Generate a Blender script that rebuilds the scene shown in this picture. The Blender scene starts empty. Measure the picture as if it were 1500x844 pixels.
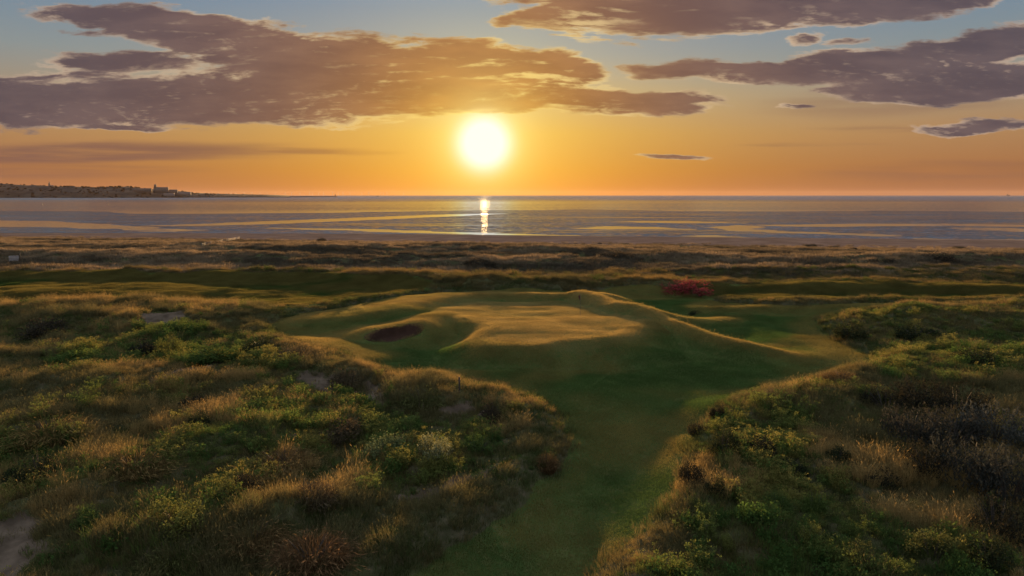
import bpy, math, random
import numpy as np

# ------------------------------------------------------------------ camera, sky, sun, exposure
sc = bpy.context.scene
COL = sc.collection
R = math.radians
FPX = 1000.0                        # focal length in units of a 1500 px wide picture (24 mm full frame)
CAM_H = 14.0                        # a drone about 14 m above the fairway
PITCH = math.atan(136.0 / FPX)
SEA = -2.10
SUN_EL, SUN_AZ = 4.2, -2.3          # degrees; azimuth measured from +Y, negative = to the left

cam_d = bpy.data.cameras.new('camera')
cam_d.sensor_width = 36.0
cam_d.lens = 36.0 * FPX / 1500.0
cam_d.clip_start = 0.5
cam_d.clip_end = 120000.0
cam = bpy.data.objects.new('camera', cam_d)
COL.objects.link(cam)
cam.location = (0, 0, CAM_H)
cam.rotation_euler = (math.pi / 2 - PITCH, 0, 0)
sc.camera = cam

sc.view_settings.view_transform = 'Standard'
sc.view_settings.look = 'None'
sc.view_settings.exposure = 1.0
sc.view_settings.gamma = 1.0
sc.view_settings.use_curve_mapping = False
sc.render.engine = 'CYCLES'
cy = sc.cycles
cy.max_bounces = 5
cy.diffuse_bounces = 3
cy.glossy_bounces = 2
cy.transmission_bounces = 4
cy.transparent_max_bounces = 4
cy.volume_bounces = 0
cy.use_denoising = True
try:
    cy.denoiser = 'OPENIMAGEDENOISE'
except Exception:
    pass
cy.sample_clamp_indirect = 4.0
cy.sample_clamp_direct = 12.0

def lin(r, g, b, k=1.0):
    def f(c):
        c /= 255.0
        return c / 12.92 if c <= 0.04045 else ((c + 0.055) / 1.055) ** 2.4
    return (f(r) * k, f(g) * k, f(b) * k, 1.0)

class NB:
    """short-hand for building node trees"""
    def __init__(s, tree):
        s.t = tree
        s.n = tree.nodes
        s.l = tree.links
    def new(s, kind, **kw):
        n = s.n.new(kind)
        for k, v in kw.items():
            setattr(n, k, v)
        return n
    def put(s, sock, v):
        if hasattr(v, 'is_linked') or isinstance(v, bpy.types.NodeSocket):
            s.l.new(v, sock)
        elif v is not None:
            sock.default_value = v
    def math(s, op, a, b=None, c=None, clamp=False):
        n = s.new('ShaderNodeMath', operation=op, use_clamp=clamp)
        s.put(n.inputs[0], a)
        if b is not None: s.put(n.inputs[1], b)
        if c is not None: s.put(n.inputs[2], c)
        return n.outputs[0]
    def vmath(s, op, a, b=None, out=0):
        n = s.new('ShaderNodeVectorMath', operation=op)
        s.put(n.inputs[0], a)
        if b is not None: s.put(n.inputs[1], b)
        return n.outputs[out]
    def xyz(s, v):
        n = s.new('ShaderNodeSeparateXYZ'); s.put(n.inputs[0], v)
        return n.outputs
    def vec(s, x, y, z):
        n = s.new('ShaderNodeCombineXYZ')
        for i, v in enumerate((x, y, z)): s.put(n.inputs[i], v)
        return n.outputs[0]
    def mix(s, f, a, b, mode='MIX'):
        n = s.new('ShaderNodeMix', data_type='RGBA', blend_type=mode)
        n.clamp_factor = True
        s.put(n.inputs[0], f); s.put(n.inputs[6], a); s.put(n.inputs[7], b)
        return n.outputs[2]
    def ramp(s, f, stops):
        n = s.new('ShaderNodeValToRGB')
        el = n.color_ramp.elements
        el[0].position, el[0].color = stops[0]
        el[1].position, el[1].color = stops[-1]
        for p, c in stops[1:-1]:
            e = el.new(p); e.color = c
        s.put(n.inputs[0], f)
        return n.outputs[0]
    def rng(s, v, a, b, c=0.0, d=1.0, interp='SMOOTHSTEP'):
        n = s.new('ShaderNodeMapRange', interpolation_type=interp, clamp=True) if interp == 'LINEAR' else s.new('ShaderNodeMapRange', interpolation_type=interp)
        for i, x in enumerate((v, a, b, c, d)): s.put(n.inputs[i], x)
        return n.outputs[0]
    def noise(s, v, scale, detail=4.0, rough=0.55, dist=0.0, out=0):
        n = s.new('ShaderNodeTexNoise')
        s.put(n.inputs['Vector'], v)
        n.inputs['Scale'].default_value = scale
        n.inputs['Detail'].default_value = detail
        n.inputs['Roughness'].default_value = rough
        n.inputs['Distortion'].default_value = dist
        return n.outputs[out]
    def mapping(s, v, loc=(0, 0, 0), rot=(0, 0, 0), scale=(1, 1, 1), kind='POINT'):
        n = s.new('ShaderNodeMapping', vector_type=kind)
        s.put(n.inputs['Vector'], v)
        n.inputs['Location'].default_value = loc
        n.inputs['Rotation'].default_value = rot
        n.inputs['Scale'].default_value = scale
        return n.outputs[0]

SUND = (math.sin(R(SUN_AZ)) * math.cos(R(SUN_EL)), math.cos(R(SUN_AZ)) * math.cos(R(SUN_EL)), math.sin(R(SUN_EL)))

def tan_uv(px, py):
    """sky direction seen at a spot of the picture -> (x/y, z/y) of that direction"""
    u = (px - 750.0) / FPX
    v = (422.0 - py) / FPX
    Y = math.cos(PITCH) + v * math.sin(PITCH)
    Z = -math.sin(PITCH) + v * math.cos(PITCH)
    return u / Y, Z / Y

def build_world():
    w = bpy.data.worlds.new('World')
    sc.world = w
    w.use_nodes = True
    nt = w.node_tree
    nt.nodes.clear()
    b = NB(nt)
    out = b.new('ShaderNodeOutputWorld')
    bg = b.new('ShaderNodeBackground')
    nt.links.new(bg.outputs[0], out.inputs[0])
    d = b.vmath('NORMALIZE', b.new('ShaderNodeTexCoord').outputs['Generated'])
    x, y, z = b.xyz(d)
    zc = b.math('MAXIMUM', z, 0.0)
    el = b.math('MULTIPLY', b.math('ARCSINE', zc), 57.2958)
    az = b.math('MULTIPLY', b.math('ARCTAN2', x, y), 57.2958)
    daz = b.math('SUBTRACT', az, SUN_AZ)
    dot = b.vmath('DOT_PRODUCT', d, SUND, out=1)
    th = b.math('MULTIPLY', b.math('ARCCOSINE', b.math('MINIMUM', dot, 1.0)), 57.2958)
    e45 = b.math('DIVIDE', el, 45.0)
    far = b.ramp(e45, [(0, lin(150, 98, 74)), (2 / 45, lin(164, 109, 70)), (4.5 / 45, lin(172, 130, 90)), (7 / 45, lin(162, 142, 118)),
                       (10 / 45, lin(136, 146, 148)), (14.5 / 45, lin(106, 134, 160)), (24 / 45, lin(150, 166, 188)), (1, lin(158, 170, 190))])
    near = b.ramp(e45, [(0, lin(210, 118, 26)), (2 / 45, lin(216, 142, 34)), (5 / 45, lin(222, 166, 66)), (8 / 45, lin(208, 174, 114)),
                        (11 / 45, lin(170, 164, 152)), (15.5 / 45, lin(132, 148, 166)), (24 / 45, lin(156, 170, 190)), (1, lin(158, 170, 190))])
    wn = b.math('EXPONENT', b.math('MULTIPLY', b.math('POWER', b.math('DIVIDE', daz, 20.0), 2.0), -1.0))
    sky = b.mix(wn, far, near)
    # physical sky underneath
    ns = b.new('ShaderNodeTexSky', sky_type='NISHITA')
    ns.sun_disc = False
    ns.sun_elevation = R(SUN_EL)
    ns.sun_rotation = R(SUN_AZ)
    nk = b.vmath('SCALE', ns.outputs[0]); nk.node.inputs['Scale'].default_value = 0.05
    sky = b.mix(0.08, sky, nk)
    # glow round the sun
    g1 = b.math('EXPONENT', b.math('MULTIPLY', th, -1 / 4.8))
    g2 = b.math('EXPONENT', b.math('MULTIPLY', b.math('POWER', b.math('DIVIDE', th, 2.1), 3.2), -1.0))
    glow1 = b.vmath('SCALE', (0.40, 0.40, 0.075)); b.put(glow1.node.inputs['Scale'], g1)
    glow2 = b.vmath('SCALE', (.12, .34, .85)); b.put(glow2.node.inputs['Scale'], g2)
    g3 = b.math('EXPONENT', b.math('MULTIPLY', b.math('POWER', b.math('DIVIDE', th, 2.9), 2.0), -1.0))
    glow3 = b.vmath('SCALE', (0.16, 0.32, 0.20)); b.put(glow3.node.inputs['Scale'], g3)
    sunny = b.vmath('ADD', b.vmath('ADD', b.vmath('ADD', sky, glow1), glow2), glow3)

    # clouds: banks placed by direction, their edges broken up by noise
    front = b.rng(y, 0.05, 0.25)
    ysafe = b.math('MAXIMUM', y, 0.05)
    uv = b.vec(b.math('DIVIDE', x, ysafe), b.math('DIVIDE', z, ysafe), 0.0)
    banks = [  # centre x, y, half width, half height, tilt (deg), weight
        (130, 24, 105, 17, -7, 1), (290, 50, 210, 34, -8, 1.1), (500, 92, 210, 46, -5, 1.2), (680, 100, 190, 44, -3, 1.2), (800, 104, 95, 36, 0, 1.1),
        (110, 146, 300, 44, 0, 1.15), (400, 142, 270, 44, 0, 1.2), (570, 132, 150, 48, 2, 1.2),
        (175, 90, 120, 18, -2, .85), (320, 74, 120, 20, -12, .8),
        (940, 14, 230, 44, -2, 1.2), (1160, 8, 250, 36, 4, 1.2), (1370, 2, 140, 24, 6, 1.05),
        (1060, 102, 170, 17, 0, 1.0), (1250, 94, 190, 25, 5, 1.1), (1430, 72, 190, 28, 7, 1.15), (1430, 122, 170, 32, 4, 1.1), (1290, 132, 110, 20, -6, .95),
        (920, 148, 150, 22, -1, 1.1), (1440, 182, 110, 12, 3, 1.0),
        (50, 178, 90, 6, -2, .7), (170, 187, 70, 5, -3, .75),
        (985, 230, 80, 4, 1, .6), (1255, 62, 40, 8, 4, .5), (1188, 56, 34, 9, 4, .5), (1165, 157, 34, 5, 0, .7), (760, 22, 60, 14, 6, .75),
        (720, 152, 120, 20, 2, .75),
    ]
    def group():
        g = bpy.data.node_groups.new('cloud_density', 'ShaderNodeTree')
        g.interface.new_socket('uv', in_out='INPUT', socket_type='NodeSocketVector')
        g.interface.new_socket('density', in_out='OUTPUT', socket_type='NodeSocketFloat')
        q = NB(g)
        gi = q.new('NodeGroupInput'); go = q.new('NodeGroupOutput')
        v = gi.outputs[0]
        # ragged edges: warp the position before looking the bank up
        w1 = q.noise(q.mapping(v, scale=(7, 22, 1)), 1.0, 5, .6, out=1)
        warp = q.vmath('MULTIPLY', q.vmath('SUBTRACT', w1, (.5, .5, .5)), (.12, .032, 0))
        vw = q.vmath('ADD', v, warp)
        acc = None
        for (cx, cy_, hw, hh, tilt, wt) in banks:
            u0, v0 = tan_uv(cx, cy_)
            k = FPX * 0.985
            m = q.mapping(vw, loc=(u0, v0, 0), rot=(0, 0, R(tilt)), scale=(hw / k, hh / k, 1), kind='TEXTURE')
            r = q.vmath('LENGTH', m, out=1)
            f = q.math('MULTIPLY', q.math('SUBTRACT', 1.0, q.math('POWER', r, 1.6)), wt)
            acc = f if acc is None else q.math('SMOOTH_MAX', acc, f, 0.25)
        acc = q.math('MINIMUM', acc, 1.0)
        acc = q.math('MAXIMUM', acc, -1.0)
        n1 = q.noise(q.mapping(v, loc=(3.1, 1.7, 0), rot=(0, 0, .06), scale=(8, 44, 1)), 1.0, 9, .62, .35)
        n2 = q.noise(q.mapping(v, loc=(7.7, 4.2, 0), scale=(40, 150, 1)), 1.0, 4, .6, .2)
        dn = q.math('ADD', q.math('MULTIPLY', acc, 1.75), q.math('MULTIPLY', q.math('SUBTRACT', n1, .55), 3.6))
        dn = q.math('ADD', dn, q.math('MULTIPLY', q.math('SUBTRACT', n2, .5), .75))
        q.l.new(dn, go.inputs[0])
        return g
    G = group()
    def dens(v):
        n = b.new('ShaderNodeGroup'); n.node_tree = G
        b.put(n.inputs[0], v)
        return n.outputs[0]
    den = dens(uv)
    su, sv = SUND[0] / SUND[1], SUND[2] / SUND[1]
    tos = b.vmath('NORMALIZE', b.vmath('SUBTRACT', (su, sv, 0), uv))
    den2 = dens(b.vmath('ADD', uv, b.vmath('MULTIPLY', tos, (.010, .007, 0))))
    alpha = b.math('MULTIPLY', b.rng(den, -0.10, 0.46), front)
    alpha = b.math('MULTIPLY', alpha, b.math('SUBTRACT', 1.0, b.math('MULTIPLY', b.math('EXPONENT', b.math('MULTIPLY', b.math('POWER', b.math('DIVIDE', th, 4.6), 2.0), -1.0)), .55)))
    thick = b.rng(den, 0.05, 0.72)
    nedge = b.noise(b.mapping(uv, loc=(5, 2, 0), scale=(6, 20, 1)), 1.0, 4, .6)
    lit = b.math('MULTIPLY', b.rng(b.math('SUBTRACT', den, den2), 0.05, 0.75), b.rng(nedge, .40, .62))
    nr = b.math('EXPONENT', b.math('MULTIPLY', th, -1 / 9.0))
    nw = b.math('MULTIPLY', nr, 1.7, clamp=True)
    body = b.mix(nw, lin(80, 73, 83), lin(182, 112, 42))
    body_lo = b.mix(nw, lin(97, 86, 92), lin(200, 128, 50))
    ntex = b.noise(b.mapping(uv, scale=(7, 30, 1)), 1.0, 6, .55)
    body = b.mix(b.rng(ntex, .36, .66), body, body_lo)
    edge = b.mix(nw, lin(206, 178, 156), lin(255, 222, 120, 1.2))
    edge = b.mix(b.rng(nedge, .36, .62, .25, 1.0), body, edge)
    ccol = b.mix(thick, edge, body)
    ccol = b.mix(b.math('MULTIPLY', lit, .65), ccol, edge)
    # flat veils low over the horizon
    vacc = None
    for (cx_, cy_, hw, hh, tilt, wt) in [(130, 224, 420, 20, 1, 1.0), (420, 220, 200, 8, -1, .8), (60, 250, 300, 14, 0, .6), (1280, 188, 120, 6, 0, .5), (1200, 212, 140, 4, 0, .5),
                                         (1400, 250, 260, 18, 1, .4), (1300, 150, 240, 26, 2, .4)]:
        u0, v0 = tan_uv(cx_, cy_)
        wv = b.vmath('ADD', uv, b.vmath('MULTIPLY', b.vmath('SUBTRACT', b.noise(b.mapping(uv, scale=(5, 40, 1)), 1.0, 4, .5, out=1), (.5, .5, .5)), (.1, .012, 0))) if vacc is None else wv
        r = b.vmath('LENGTH', b.mapping(wv, loc=(u0, v0, 0), rot=(0, 0, R(tilt)), scale=(hw / FPX, hh / FPX, 1), kind='TEXTURE'), out=1)
        f = b.math('MULTIPLY', b.rng(r, 1.0, .35), wt)
        vacc = f if vacc is None else b.math('MAXIMUM', vacc, f)
    vn = b.rng(b.noise(b.mapping(uv, loc=(2, 9, 0), scale=(3, 70, 1)), 1.0, 5, .55), .3, .6)
    veil = b.math('MULTIPLY', b.math('MULTIPLY', vacc, vn), b.math('MULTIPLY', front, .85))
    sunny = b.mix(veil, sunny, b.mix(nw, lin(116, 84, 80), lin(206, 142, 46)))
    final = b.mix(b.math('MULTIPLY', alpha, .96), sunny, ccol)
    # light of the sun that shows through the cloud round it
    thru = b.vmath('SCALE', glow1); b.put(thru.node.inputs['Scale'], b.math('MULTIPLY', alpha, .55))
    final = b.vmath('ADD', final, thru)
    # the unseen upper sky is made brighter than the rest, as added fill
    fin = b.vmath('SCALE', final); b.put(fin.node.inputs['Scale'], b.rng(el, 14.0, 26.0, .505, .95))
    fin = b.vmath('MINIMUM', fin, (.54, .52, .45))          # the glow round the sun is no brighter than this; the disc itself is the sun lamp
    nt.links.new(fin, bg.inputs['Color'])
    bg.inputs['Strength'].default_value = 1.0
    w.cycles.sampling_method = 'MANUAL'
    w.cycles.sample_map_resolution = 1024
build_world()

sun_d = bpy.data.lights.new('sun', 'SUN')
sun_d.energy = 5.0
sun_d.angle = R(0.53)
sun_d.color = (1.0, 0.60, 0.25)
sun = bpy.data.objects.new('sun', sun_d)
COL.objects.link(sun)
sun.rotation_euler = (R(90 - SUN_EL), 0, R(180 - SUN_AZ))
# the lamp shines along -Z of the lamp: towards the camera, downwards
sun.location = (0, 60, 80)

# ------------------------------------------------------------------ helpers
rng = np.random.default_rng(11)
random.seed(5)

def tag(o, label=None, cat=None, group=None, kind=None):
    if label: o['label'] = label
    if cat: o['category'] = cat
    if group: o['group'] = group
    if kind: o['kind'] = kind
    return o

def mesh_np(name, V, F, mat=None, smooth=False, link=True, parent=None, attrs=None):
    """V (n,3); F an (m,k) array or a list of such arrays (faces of equal size each)"""
    if not isinstance(F, list): F = [F]
    F = [np.asarray(f, dtype=np.int32) for f in F if len(f)]
    me = bpy.data.meshes.new(name)
    me.vertices.add(len(V))
    me.vertices.foreach_set('co', np.asarray(V, dtype=np.float32).ravel())
    nl = sum(f.size for f in F); nf = sum(len(f) for f in F)
    me.loops.add(nl)
    me.loops.foreach_set('vertex_index', np.concatenate([f.ravel() for f in F]))
    sizes = np.concatenate([np.full(len(f), f.shape[1], dtype=np.int32) for f in F])
    starts = np.zeros(nf, dtype=np.int32); starts[1:] = np.cumsum(sizes)[:-1]
    me.polygons.add(nf)
    me.polygons.foreach_set('loop_start', starts)
    try:
        me.polygons.foreach_set('loop_total', sizes)
    except Exception:
        pass
    if smooth:
        me.polygons.foreach_set('use_smooth', np.ones(nf, dtype=bool))
    if attrs:
        for k, a in attrs.items():
            a = np.asarray(a, dtype=np.float32)
            if a.ndim == 1:
                me.attributes.new(k, 'FLOAT', 'POINT').data.foreach_set('value', a)
            else:
                me.attributes.new(k, 'FLOAT_VECTOR', 'POINT').data.foreach_set('vector', a.ravel())
    me.update(calc_edges=True)
    me.validate()
    if mat: me.materials.append(mat)
    o = bpy.data.objects.new(name, me)
    if link: COL.objects.link(o)
    if parent is not None: o.parent = parent
    return o

# value noise in numpy
_perm = np.random.default_rng(3).permutation(4096)
_valt = np.random.default_rng(4).random(4096)
def vnoise(x, y, seed=0):
    xi = np.floor(x).astype(np.int64); yi = np.floor(y).astype(np.int64)
    fx = x - xi; fy = y - yi
    fx = fx * fx * fx * (fx * (fx * 6 - 15) + 10); fy = fy * fy * fy * (fy * (fy * 6 - 15) + 10)
    def h(a, b):
        return _valt[_perm[(_perm[(a + seed * 131) & 4095] + b) & 4095]]
    return (h(xi, yi) * (1 - fx) + h(xi + 1, yi) * fx) * (1 - fy) + (h(xi, yi + 1) * (1 - fx) + h(xi + 1, yi + 1) * fx) * fy
def fbm(x, y, seed=0, octs=4, gain=.5):
    s = 0; a = 1; t = 0
    for i in range(octs):
        s = s + a * vnoise(x * 2 ** i + 17.3 * i, y * 2 ** i - 9.1 * i, seed + i); t += a; a *= gain
    return s / t
def sstep(a, b, x):
    t = np.clip((x - a) / (b - a), 0, 1)
    return t * t * (3 - 2 * t)

def P(px, py, z=0.0):
    """the point at height z that the photograph shows at (px, py)"""
    u = (px - 750.0) / FPX; v = (422.0 - py) / FPX
    dy = math.cos(PITCH) + v * math.sin(PITCH)
    dz = -math.sin(PITCH) + v * math.cos(PITCH)
    t = (z - CAM_H) / dz
    return (u * t, dy * t)
def poly_sd(X, Y, pts):
    """signed distance to a polygon, positive inside"""
    d = np.full(X.shape, 1e9); ins = np.zeros(X.shape, bool)
    n = len(pts)
    for i in range(n):
        ax, ay = pts[i]; bx, by = pts[(i + 1) % n]
        ex, ey = bx - ax, by - ay
        t = np.clip(((X - ax) * ex + (Y - ay) * ey) / (ex * ex + ey * ey + 1e-9), 0, 1)
        d = np.minimum(d, (X - ax - t * ex) ** 2 + (Y - ay - t * ey) ** 2)
        c = ((ay > Y) != (by > Y)) & (X < (bx - ax) * (Y - ay) / (by - ay + 1e-12) + ax)
        ins ^= c
    d = np.sqrt(d)
    return np.where(ins, d, -d)
def ridge(X, Y, pts, wf, wb, power=2.0):
    """height of a ridge along a polyline of (x, y, h); wf / wb = reach towards the camera / away from it"""
    best = np.full(X.shape, 1e18); hh = np.zeros(X.shape); side = np.zeros(X.shape)
    for i in range(len(pts) - 1):
        ax, ay, ah = pts[i]; bx, by, bh = pts[i + 1]
        ex, ey = bx - ax, by - ay
        t = np.clip(((X - ax) * ex + (Y - ay) * ey) / (ex * ex + ey * ey + 1e-9), 0, 1)
        qx = X - ax - t * ex; qy = Y - ay - t * ey
        d = qx * qx + qy * qy
        m = d < best
        best = np.where(m, d, best); hh = np.where(m, ah + t * (bh - ah), hh); side = np.where(m, qy, side)
    d = np.sqrt(best)
    wd = wb + (wf - wb) * sstep(-.5, .5, -side / (d + .3))
    return hh * np.exp(-(d / wd) ** power)

def PL(pts):      # picture points with a height -> world polyline
    return [(*P(x, y, h), h) for (x, y, h) in pts]
def PG(pts, z=0.0):
    return [P(x, y, z) for (x, y) in pts]

# ------------------------------------------------------------------ layout of the links
MOWN = PG([(490, 870), (566, 836), (662, 788), (752, 735), (815, 682), (838, 640), (822, 604), (780, 584), (700, 562), (625, 551), (560, 545), (505, 522),
           (440, 508), (402, 494), (396, 478), (430, 466), (520, 452), (600, 438), (650, 430), (760, 428), (870, 426), (940, 424), (1010, 430), (1060, 446),
           (1150, 456), (1300, 455), (1520, 452), (1520, 457), (1300, 461), (1195, 470), (1215, 490), (1270, 515), (1285, 535), (1230, 556), (1130, 578),
           (1050, 596), (1015, 635), (1003, 670), (985, 715), (955, 755), (905, 800), (850, 850), (830, 870)], 0.3)
GREEN = PG([(636, 440), (700, 436), (800, 436), (862, 437), (915, 452), (955, 470), (962, 484), (930, 500), (860, 511), (780, 517), (715, 514), (692, 500),
            (705, 484), (690, 470), (640, 460), (622, 450)], 1.1)
FAIR2 = PG([(-60, 408), (150, 406), (330, 407), (470, 409), (600, 414), (650, 424), (600, 432), (560, 440), (430, 458), (300, 452), (200, 446), (60, 450), (-60, 454)], 0.2)
FAIR3 = PG([(960, 423), (1150, 425), (1320, 427), (1520, 436), (1520, 448), (1300, 450), (1150, 449), (1060, 442), (1000, 428)], .3)
SANDS = [PG(q, .3) for q in [
    [(552, 722), (600, 714), (660, 704), (705, 690), (745, 668), (752, 676), (715, 700), (660, 720), (590, 730)],
    [(530, 566), (560, 575), (566, 602), (545, 600), (528, 585)],
    [(590, 600), (640, 602), (690, 600), (735, 628), (750, 645), (735, 640), (690, 608), (640, 609), (600, 606)],
    [(-40, 760), (60, 745), (110, 738), (60, 770), (60, 800), (20, 844), (-60, 844)],
    [(140, 768), (200, 758), (175, 775), (110, 800), (90, 810)],
    [(210, 478), (235, 469), (277, 471), (268, 486), (240, 490), (215, 484)],
    [(215, 566), (265, 558), (330, 543), (335, 550), (280, 565), (220, 576)],
    [(38, 570), (60, 560), (55, 570), (40, 576)],
    [(412, 644), (445, 640), (450, 648), (420, 652)],
    [(430, 558), (460, 550), (500, 565), (535, 580), (520, 588), (450, 572)],
]]
BUNKER_C = P(579, 489.5, .62)
BUNKER_A = math.atan2(P(616, 479, .95)[1] - P(540, 500, .3)[1], P(616, 479, .95)[0] - P(540, 500, .3)[0])

L_CREST = PL([(330, 472, .4), (385, 488, .55), (415, 510, .5), (485, 533, .6), (540, 553, .5), (580, 562, .4), (635, 566, .6), (705, 582, .65), (765, 600, .55),
              (790, 622, .5), (800, 650, .45), (765, 690, .45), (695, 738, .4), (605, 788, .4), (500, 842, .35), (430, 880, .35)])
RIDGES = [
    (PL([(425, 469, .45), (520, 462, .95), (590, 450, 1.35), (640, 439, 1.2), (690, 435, .95)]), 4.6, 9.0),           # long mound left of the green
    (PL([(500, 497, .3), (553, 480, .95), (615, 467, 1.45), (660, 461, 1.15)]), 5.2, 5.0),                            # mound over the bunker
    (PL([(600, 440, .8), (650, 434, 1.05), (740, 433, .95), (850, 432, 1.15), (885, 434, 1.4)]), 3.2, 5.0),           # back lip
    (PL([(850, 430, 1.5), (905, 445, 1.75), (950, 457, 1.6), (1000, 464, 1.1), (1050, 468, .45)]), 2.4, 3.6),          # right shoulder, back
    (PL([(930, 452, 1.6), (985, 471, 1.55), (1030, 486, 1.4), (1085, 500, 1.15), (1155, 518, .45)]), 2.6, 3.0),        # right shoulder, front
    (PL([(640, 556, .4), (760, 548, .5), (860, 574, .35), (960, 577, .25)]), 3.0, 6.0),
    (PL([(425, 500, .35), (480, 512, .55), (530, 522, .5)]), 3.0, 5.0),
    (PL([(1180, 474, .3), (1250, 466, 1.05), (1350, 461, 1.45), (1520, 458, 1.6)]), 5.0, 9.0),                          # rough shoulder on the right
    (PL([(1050, 598, .4), (1130, 584, .7), (1230, 562, .85), (1290, 540, .9), (1400, 532, .9), (1520, 526, .9)]), 4.5, 3.0),
    (PL([(890, 850, .35), (945, 803, .4), (990, 756, .4), (1015, 715, .5), (1030, 672, .6), (1040, 640, .6)]), 2.0, 2.0),
    (PL([(1040, 449, .7), (1150, 450, .9), (1300, 450, 1.1), (1520, 447, 1.2)]), 2.4, 10.0),
    (PL([(-100, 402, 1.0), (150, 400, 1.0), (300, 401, .9), (420, 401, 1.0), (520, 406, .9), (640, 410, 1.0), (690, 413, .6)]), 5.0, 9.0),
    (PL([(620, 414, .8), (760, 417, 1.0), (860, 416, .8), (980, 418, 1.0), (1080, 418, .9), (1170, 420, 1.2), (1300, 420, 1.1), (1520, 428, 1.2)]), 5.0, 8.0),
    (PL([(-100, 376, 1.4), (100, 377, 1.3), (250, 378, 1.0), (480, 381, 1.4), (620, 379, 1.0), (800, 384, 1.4)]), 9.0, 14.0),
    (PL([(300, 364, 1.2), (480, 366, 1.6), (700, 366, 1.6), (860, 370, 1.2)]), 8.0, 14.0),
    (PL([(1000, 380, 1.2), (1200, 384, 1.5), (1350, 378, 2.0), (1520, 378, 2.0)]), 10.0, 14.0),
    (PL([(1000, 396, 1.0), (1200, 398, 1.1), (1520, 404, 1.3)]), 7.0, 11.0),
    (PL([(-100, 462, .8), (60, 456, .9), (200, 450, .9), (300, 456, .7), (420, 455, .5)]), 5.0, 7.0),
    (PL([(-100, 440, .5), (100, 430, .6), (250, 432, .5)]), 6.0, 10.0),
    (PL([(80, 470, .8), (200, 464, 1.1), (260, 464, 1.3), (330, 466, .9)]), 3.2, 6.0),
    (PL([(90, 566, .9), (180, 560, 1.1), (260, 548, 1.2), (330, 535, .9)]), 2.0, 4.0),     # grassy tongue on the left
    (PL([(150, 520, .5), (250, 500, .7), (300, 490, .7)]), 3.0, 4.0),
    (PL([(150, 690, .6), (260, 660, .7), (380, 640, .6)]), 2.0, 3.0),
    (PL([(330, 760, .6), (430, 745, .8), (480, 750, .6)]), 1.8, 2.6),
    (PL([(180, 800, .5), (260, 790, .6), (300, 800, .5)]), 1.8, 2.6),
    (PL([(0, 640, .5), (120, 615, .6), (220, 590, .5)]), 2.6, 4.0),
]
LUMPS = [(610, 582, .3, 1.6), (505, 552, .3, 1.5), (430, 520, .35, 1.8), (720, 606, .3, 1.2), (500, 622, .6, 1.3)]
LUMPS = [(*P(x, y, .6), h, r) for x, y, h, r in LUMPS]

def mown_sd(X, Y):
    wob = (fbm(X * .6, Y * .6, 21, 3) - .5) * .9
    return poly_sd(X, Y, MOWN) + wob
def semi_sd(X, Y):
    return np.maximum(poly_sd(X, Y, FAIR2), poly_sd(X, Y, FAIR3)) + (fbm(X * .12, Y * .2, 23, 3) - .5) * 6
def shore_y(X):
    return 220.0 - 0.17 * X          # where the dunes give way to the beach

def height(X, Y):
    sd = mown_sd(X, Y)
    rough = sstep(.4, -2.5, sd)
    semi = sstep(-3, 3, semi_sd(X, Y))
    rough = rough * (1 - .7 * semi)
    z = np.zeros(X.shape)
    for pts, wf, wb in RIDGES:
        r = ridge(X, Y, pts, wf, wb)
        z = np.maximum(z, r) + .25 * np.minimum(z, r)
    lc = ridge(X, Y, L_CREST, 1.9, 1.9)
    z = np.maximum(z, lc)
    gd = poly_sd(X, Y, GREEN) + (fbm(X * .16, Y * .16, 33, 2) - .5) * 3.5
    plat = (1.12 - .034 * np.clip(Y - 73, -13, 16)) * sstep(-5.0, 1.2, gd)
    z = np.maximum(z, plat) + .12 * np.minimum(z, plat)
    # gentle rolls of the mown ground
    z += (fbm(X * .11 + 3, Y * .13, 31, 2) - .5) * .55 * (.25 + .75 * sstep(36, 54, Y)) * (1 - .75 * sstep(-2, 2, gd)) * (1 - .3 * rough)
    z += (fbm(X * .13 + 9, Y * .2, 35, 2) - .5) * .36 * sstep(-1, 2, gd)
    # hummocks of the rough
    dist = sstep(40, 120, Y)
    z += rough * ((fbm(X * .28, Y * .3, 41, 3) - .42) * (1.15 - .35 * dist) + .15)
    z += rough * (fbm(X * 1.1, Y * 1.1, 45, 2) - .5) * .35
    z += .28 * sstep(.0, -.7, sd)                      # the rough stands a little proud of the mown edge
    z -= .026 * np.clip(44 - Y, 0, 26)
    # dune belt
    belt = sstep(104, 125, Y)
    belt = belt * (1 - .85 * semi) * (1 - .8 * sstep(-75, -12, Y - shore_y(X)))
    z += belt * ((fbm(X * .035, Y * .085, 51, 4) - .4) * 1.7 + (np.abs(fbm(X * .08, Y * .16, 57, 3) - .5) * -1.6 + .2))
    z -= .9 * sstep(-70, -10, Y - shore_y(X))
    for lx, ly, h, r in LUMPS:
        z += h * np.exp(-((X - lx) ** 2 + (Y - ly) ** 2) / r ** 2)
    for s in SANDS:
        z -= .30 * sstep(-.8, .4, poly_sd(X, Y, s))
    # bunker bowl (the sand itself is a mesh of its own laid into this hollow)
    er = bunker_r(X, Y)
    z -= 1.35 * sstep(1.02, .86, er)
    # down to the beach
    t = sstep(-34, 4, Y - shore_y(X) + (fbm(X * .05, Y * .05, 61, 2) - .5) * 14)
    z = z * (1 - t) + (SEA + .95 - .011 * np.clip(Y - shore_y(X), -20, 60)) * t
    z -= 1.2 * sstep(46, 80, Y - shore_y(X))
    return z
BUNKER_S = (3.0, 1.95)
def bunker_r(X, Y):
    c, s = math.cos(BUNKER_A), math.sin(BUNKER_A)
    dx, dy = X - BUNKER_C[0], Y - BUNKER_C[1]
    return np.sqrt(((dx * c + dy * s) / BUNKER_S[0]) ** 2 + ((-dx * s + dy * c) / BUNKER_S[1]) ** 2)
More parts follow.
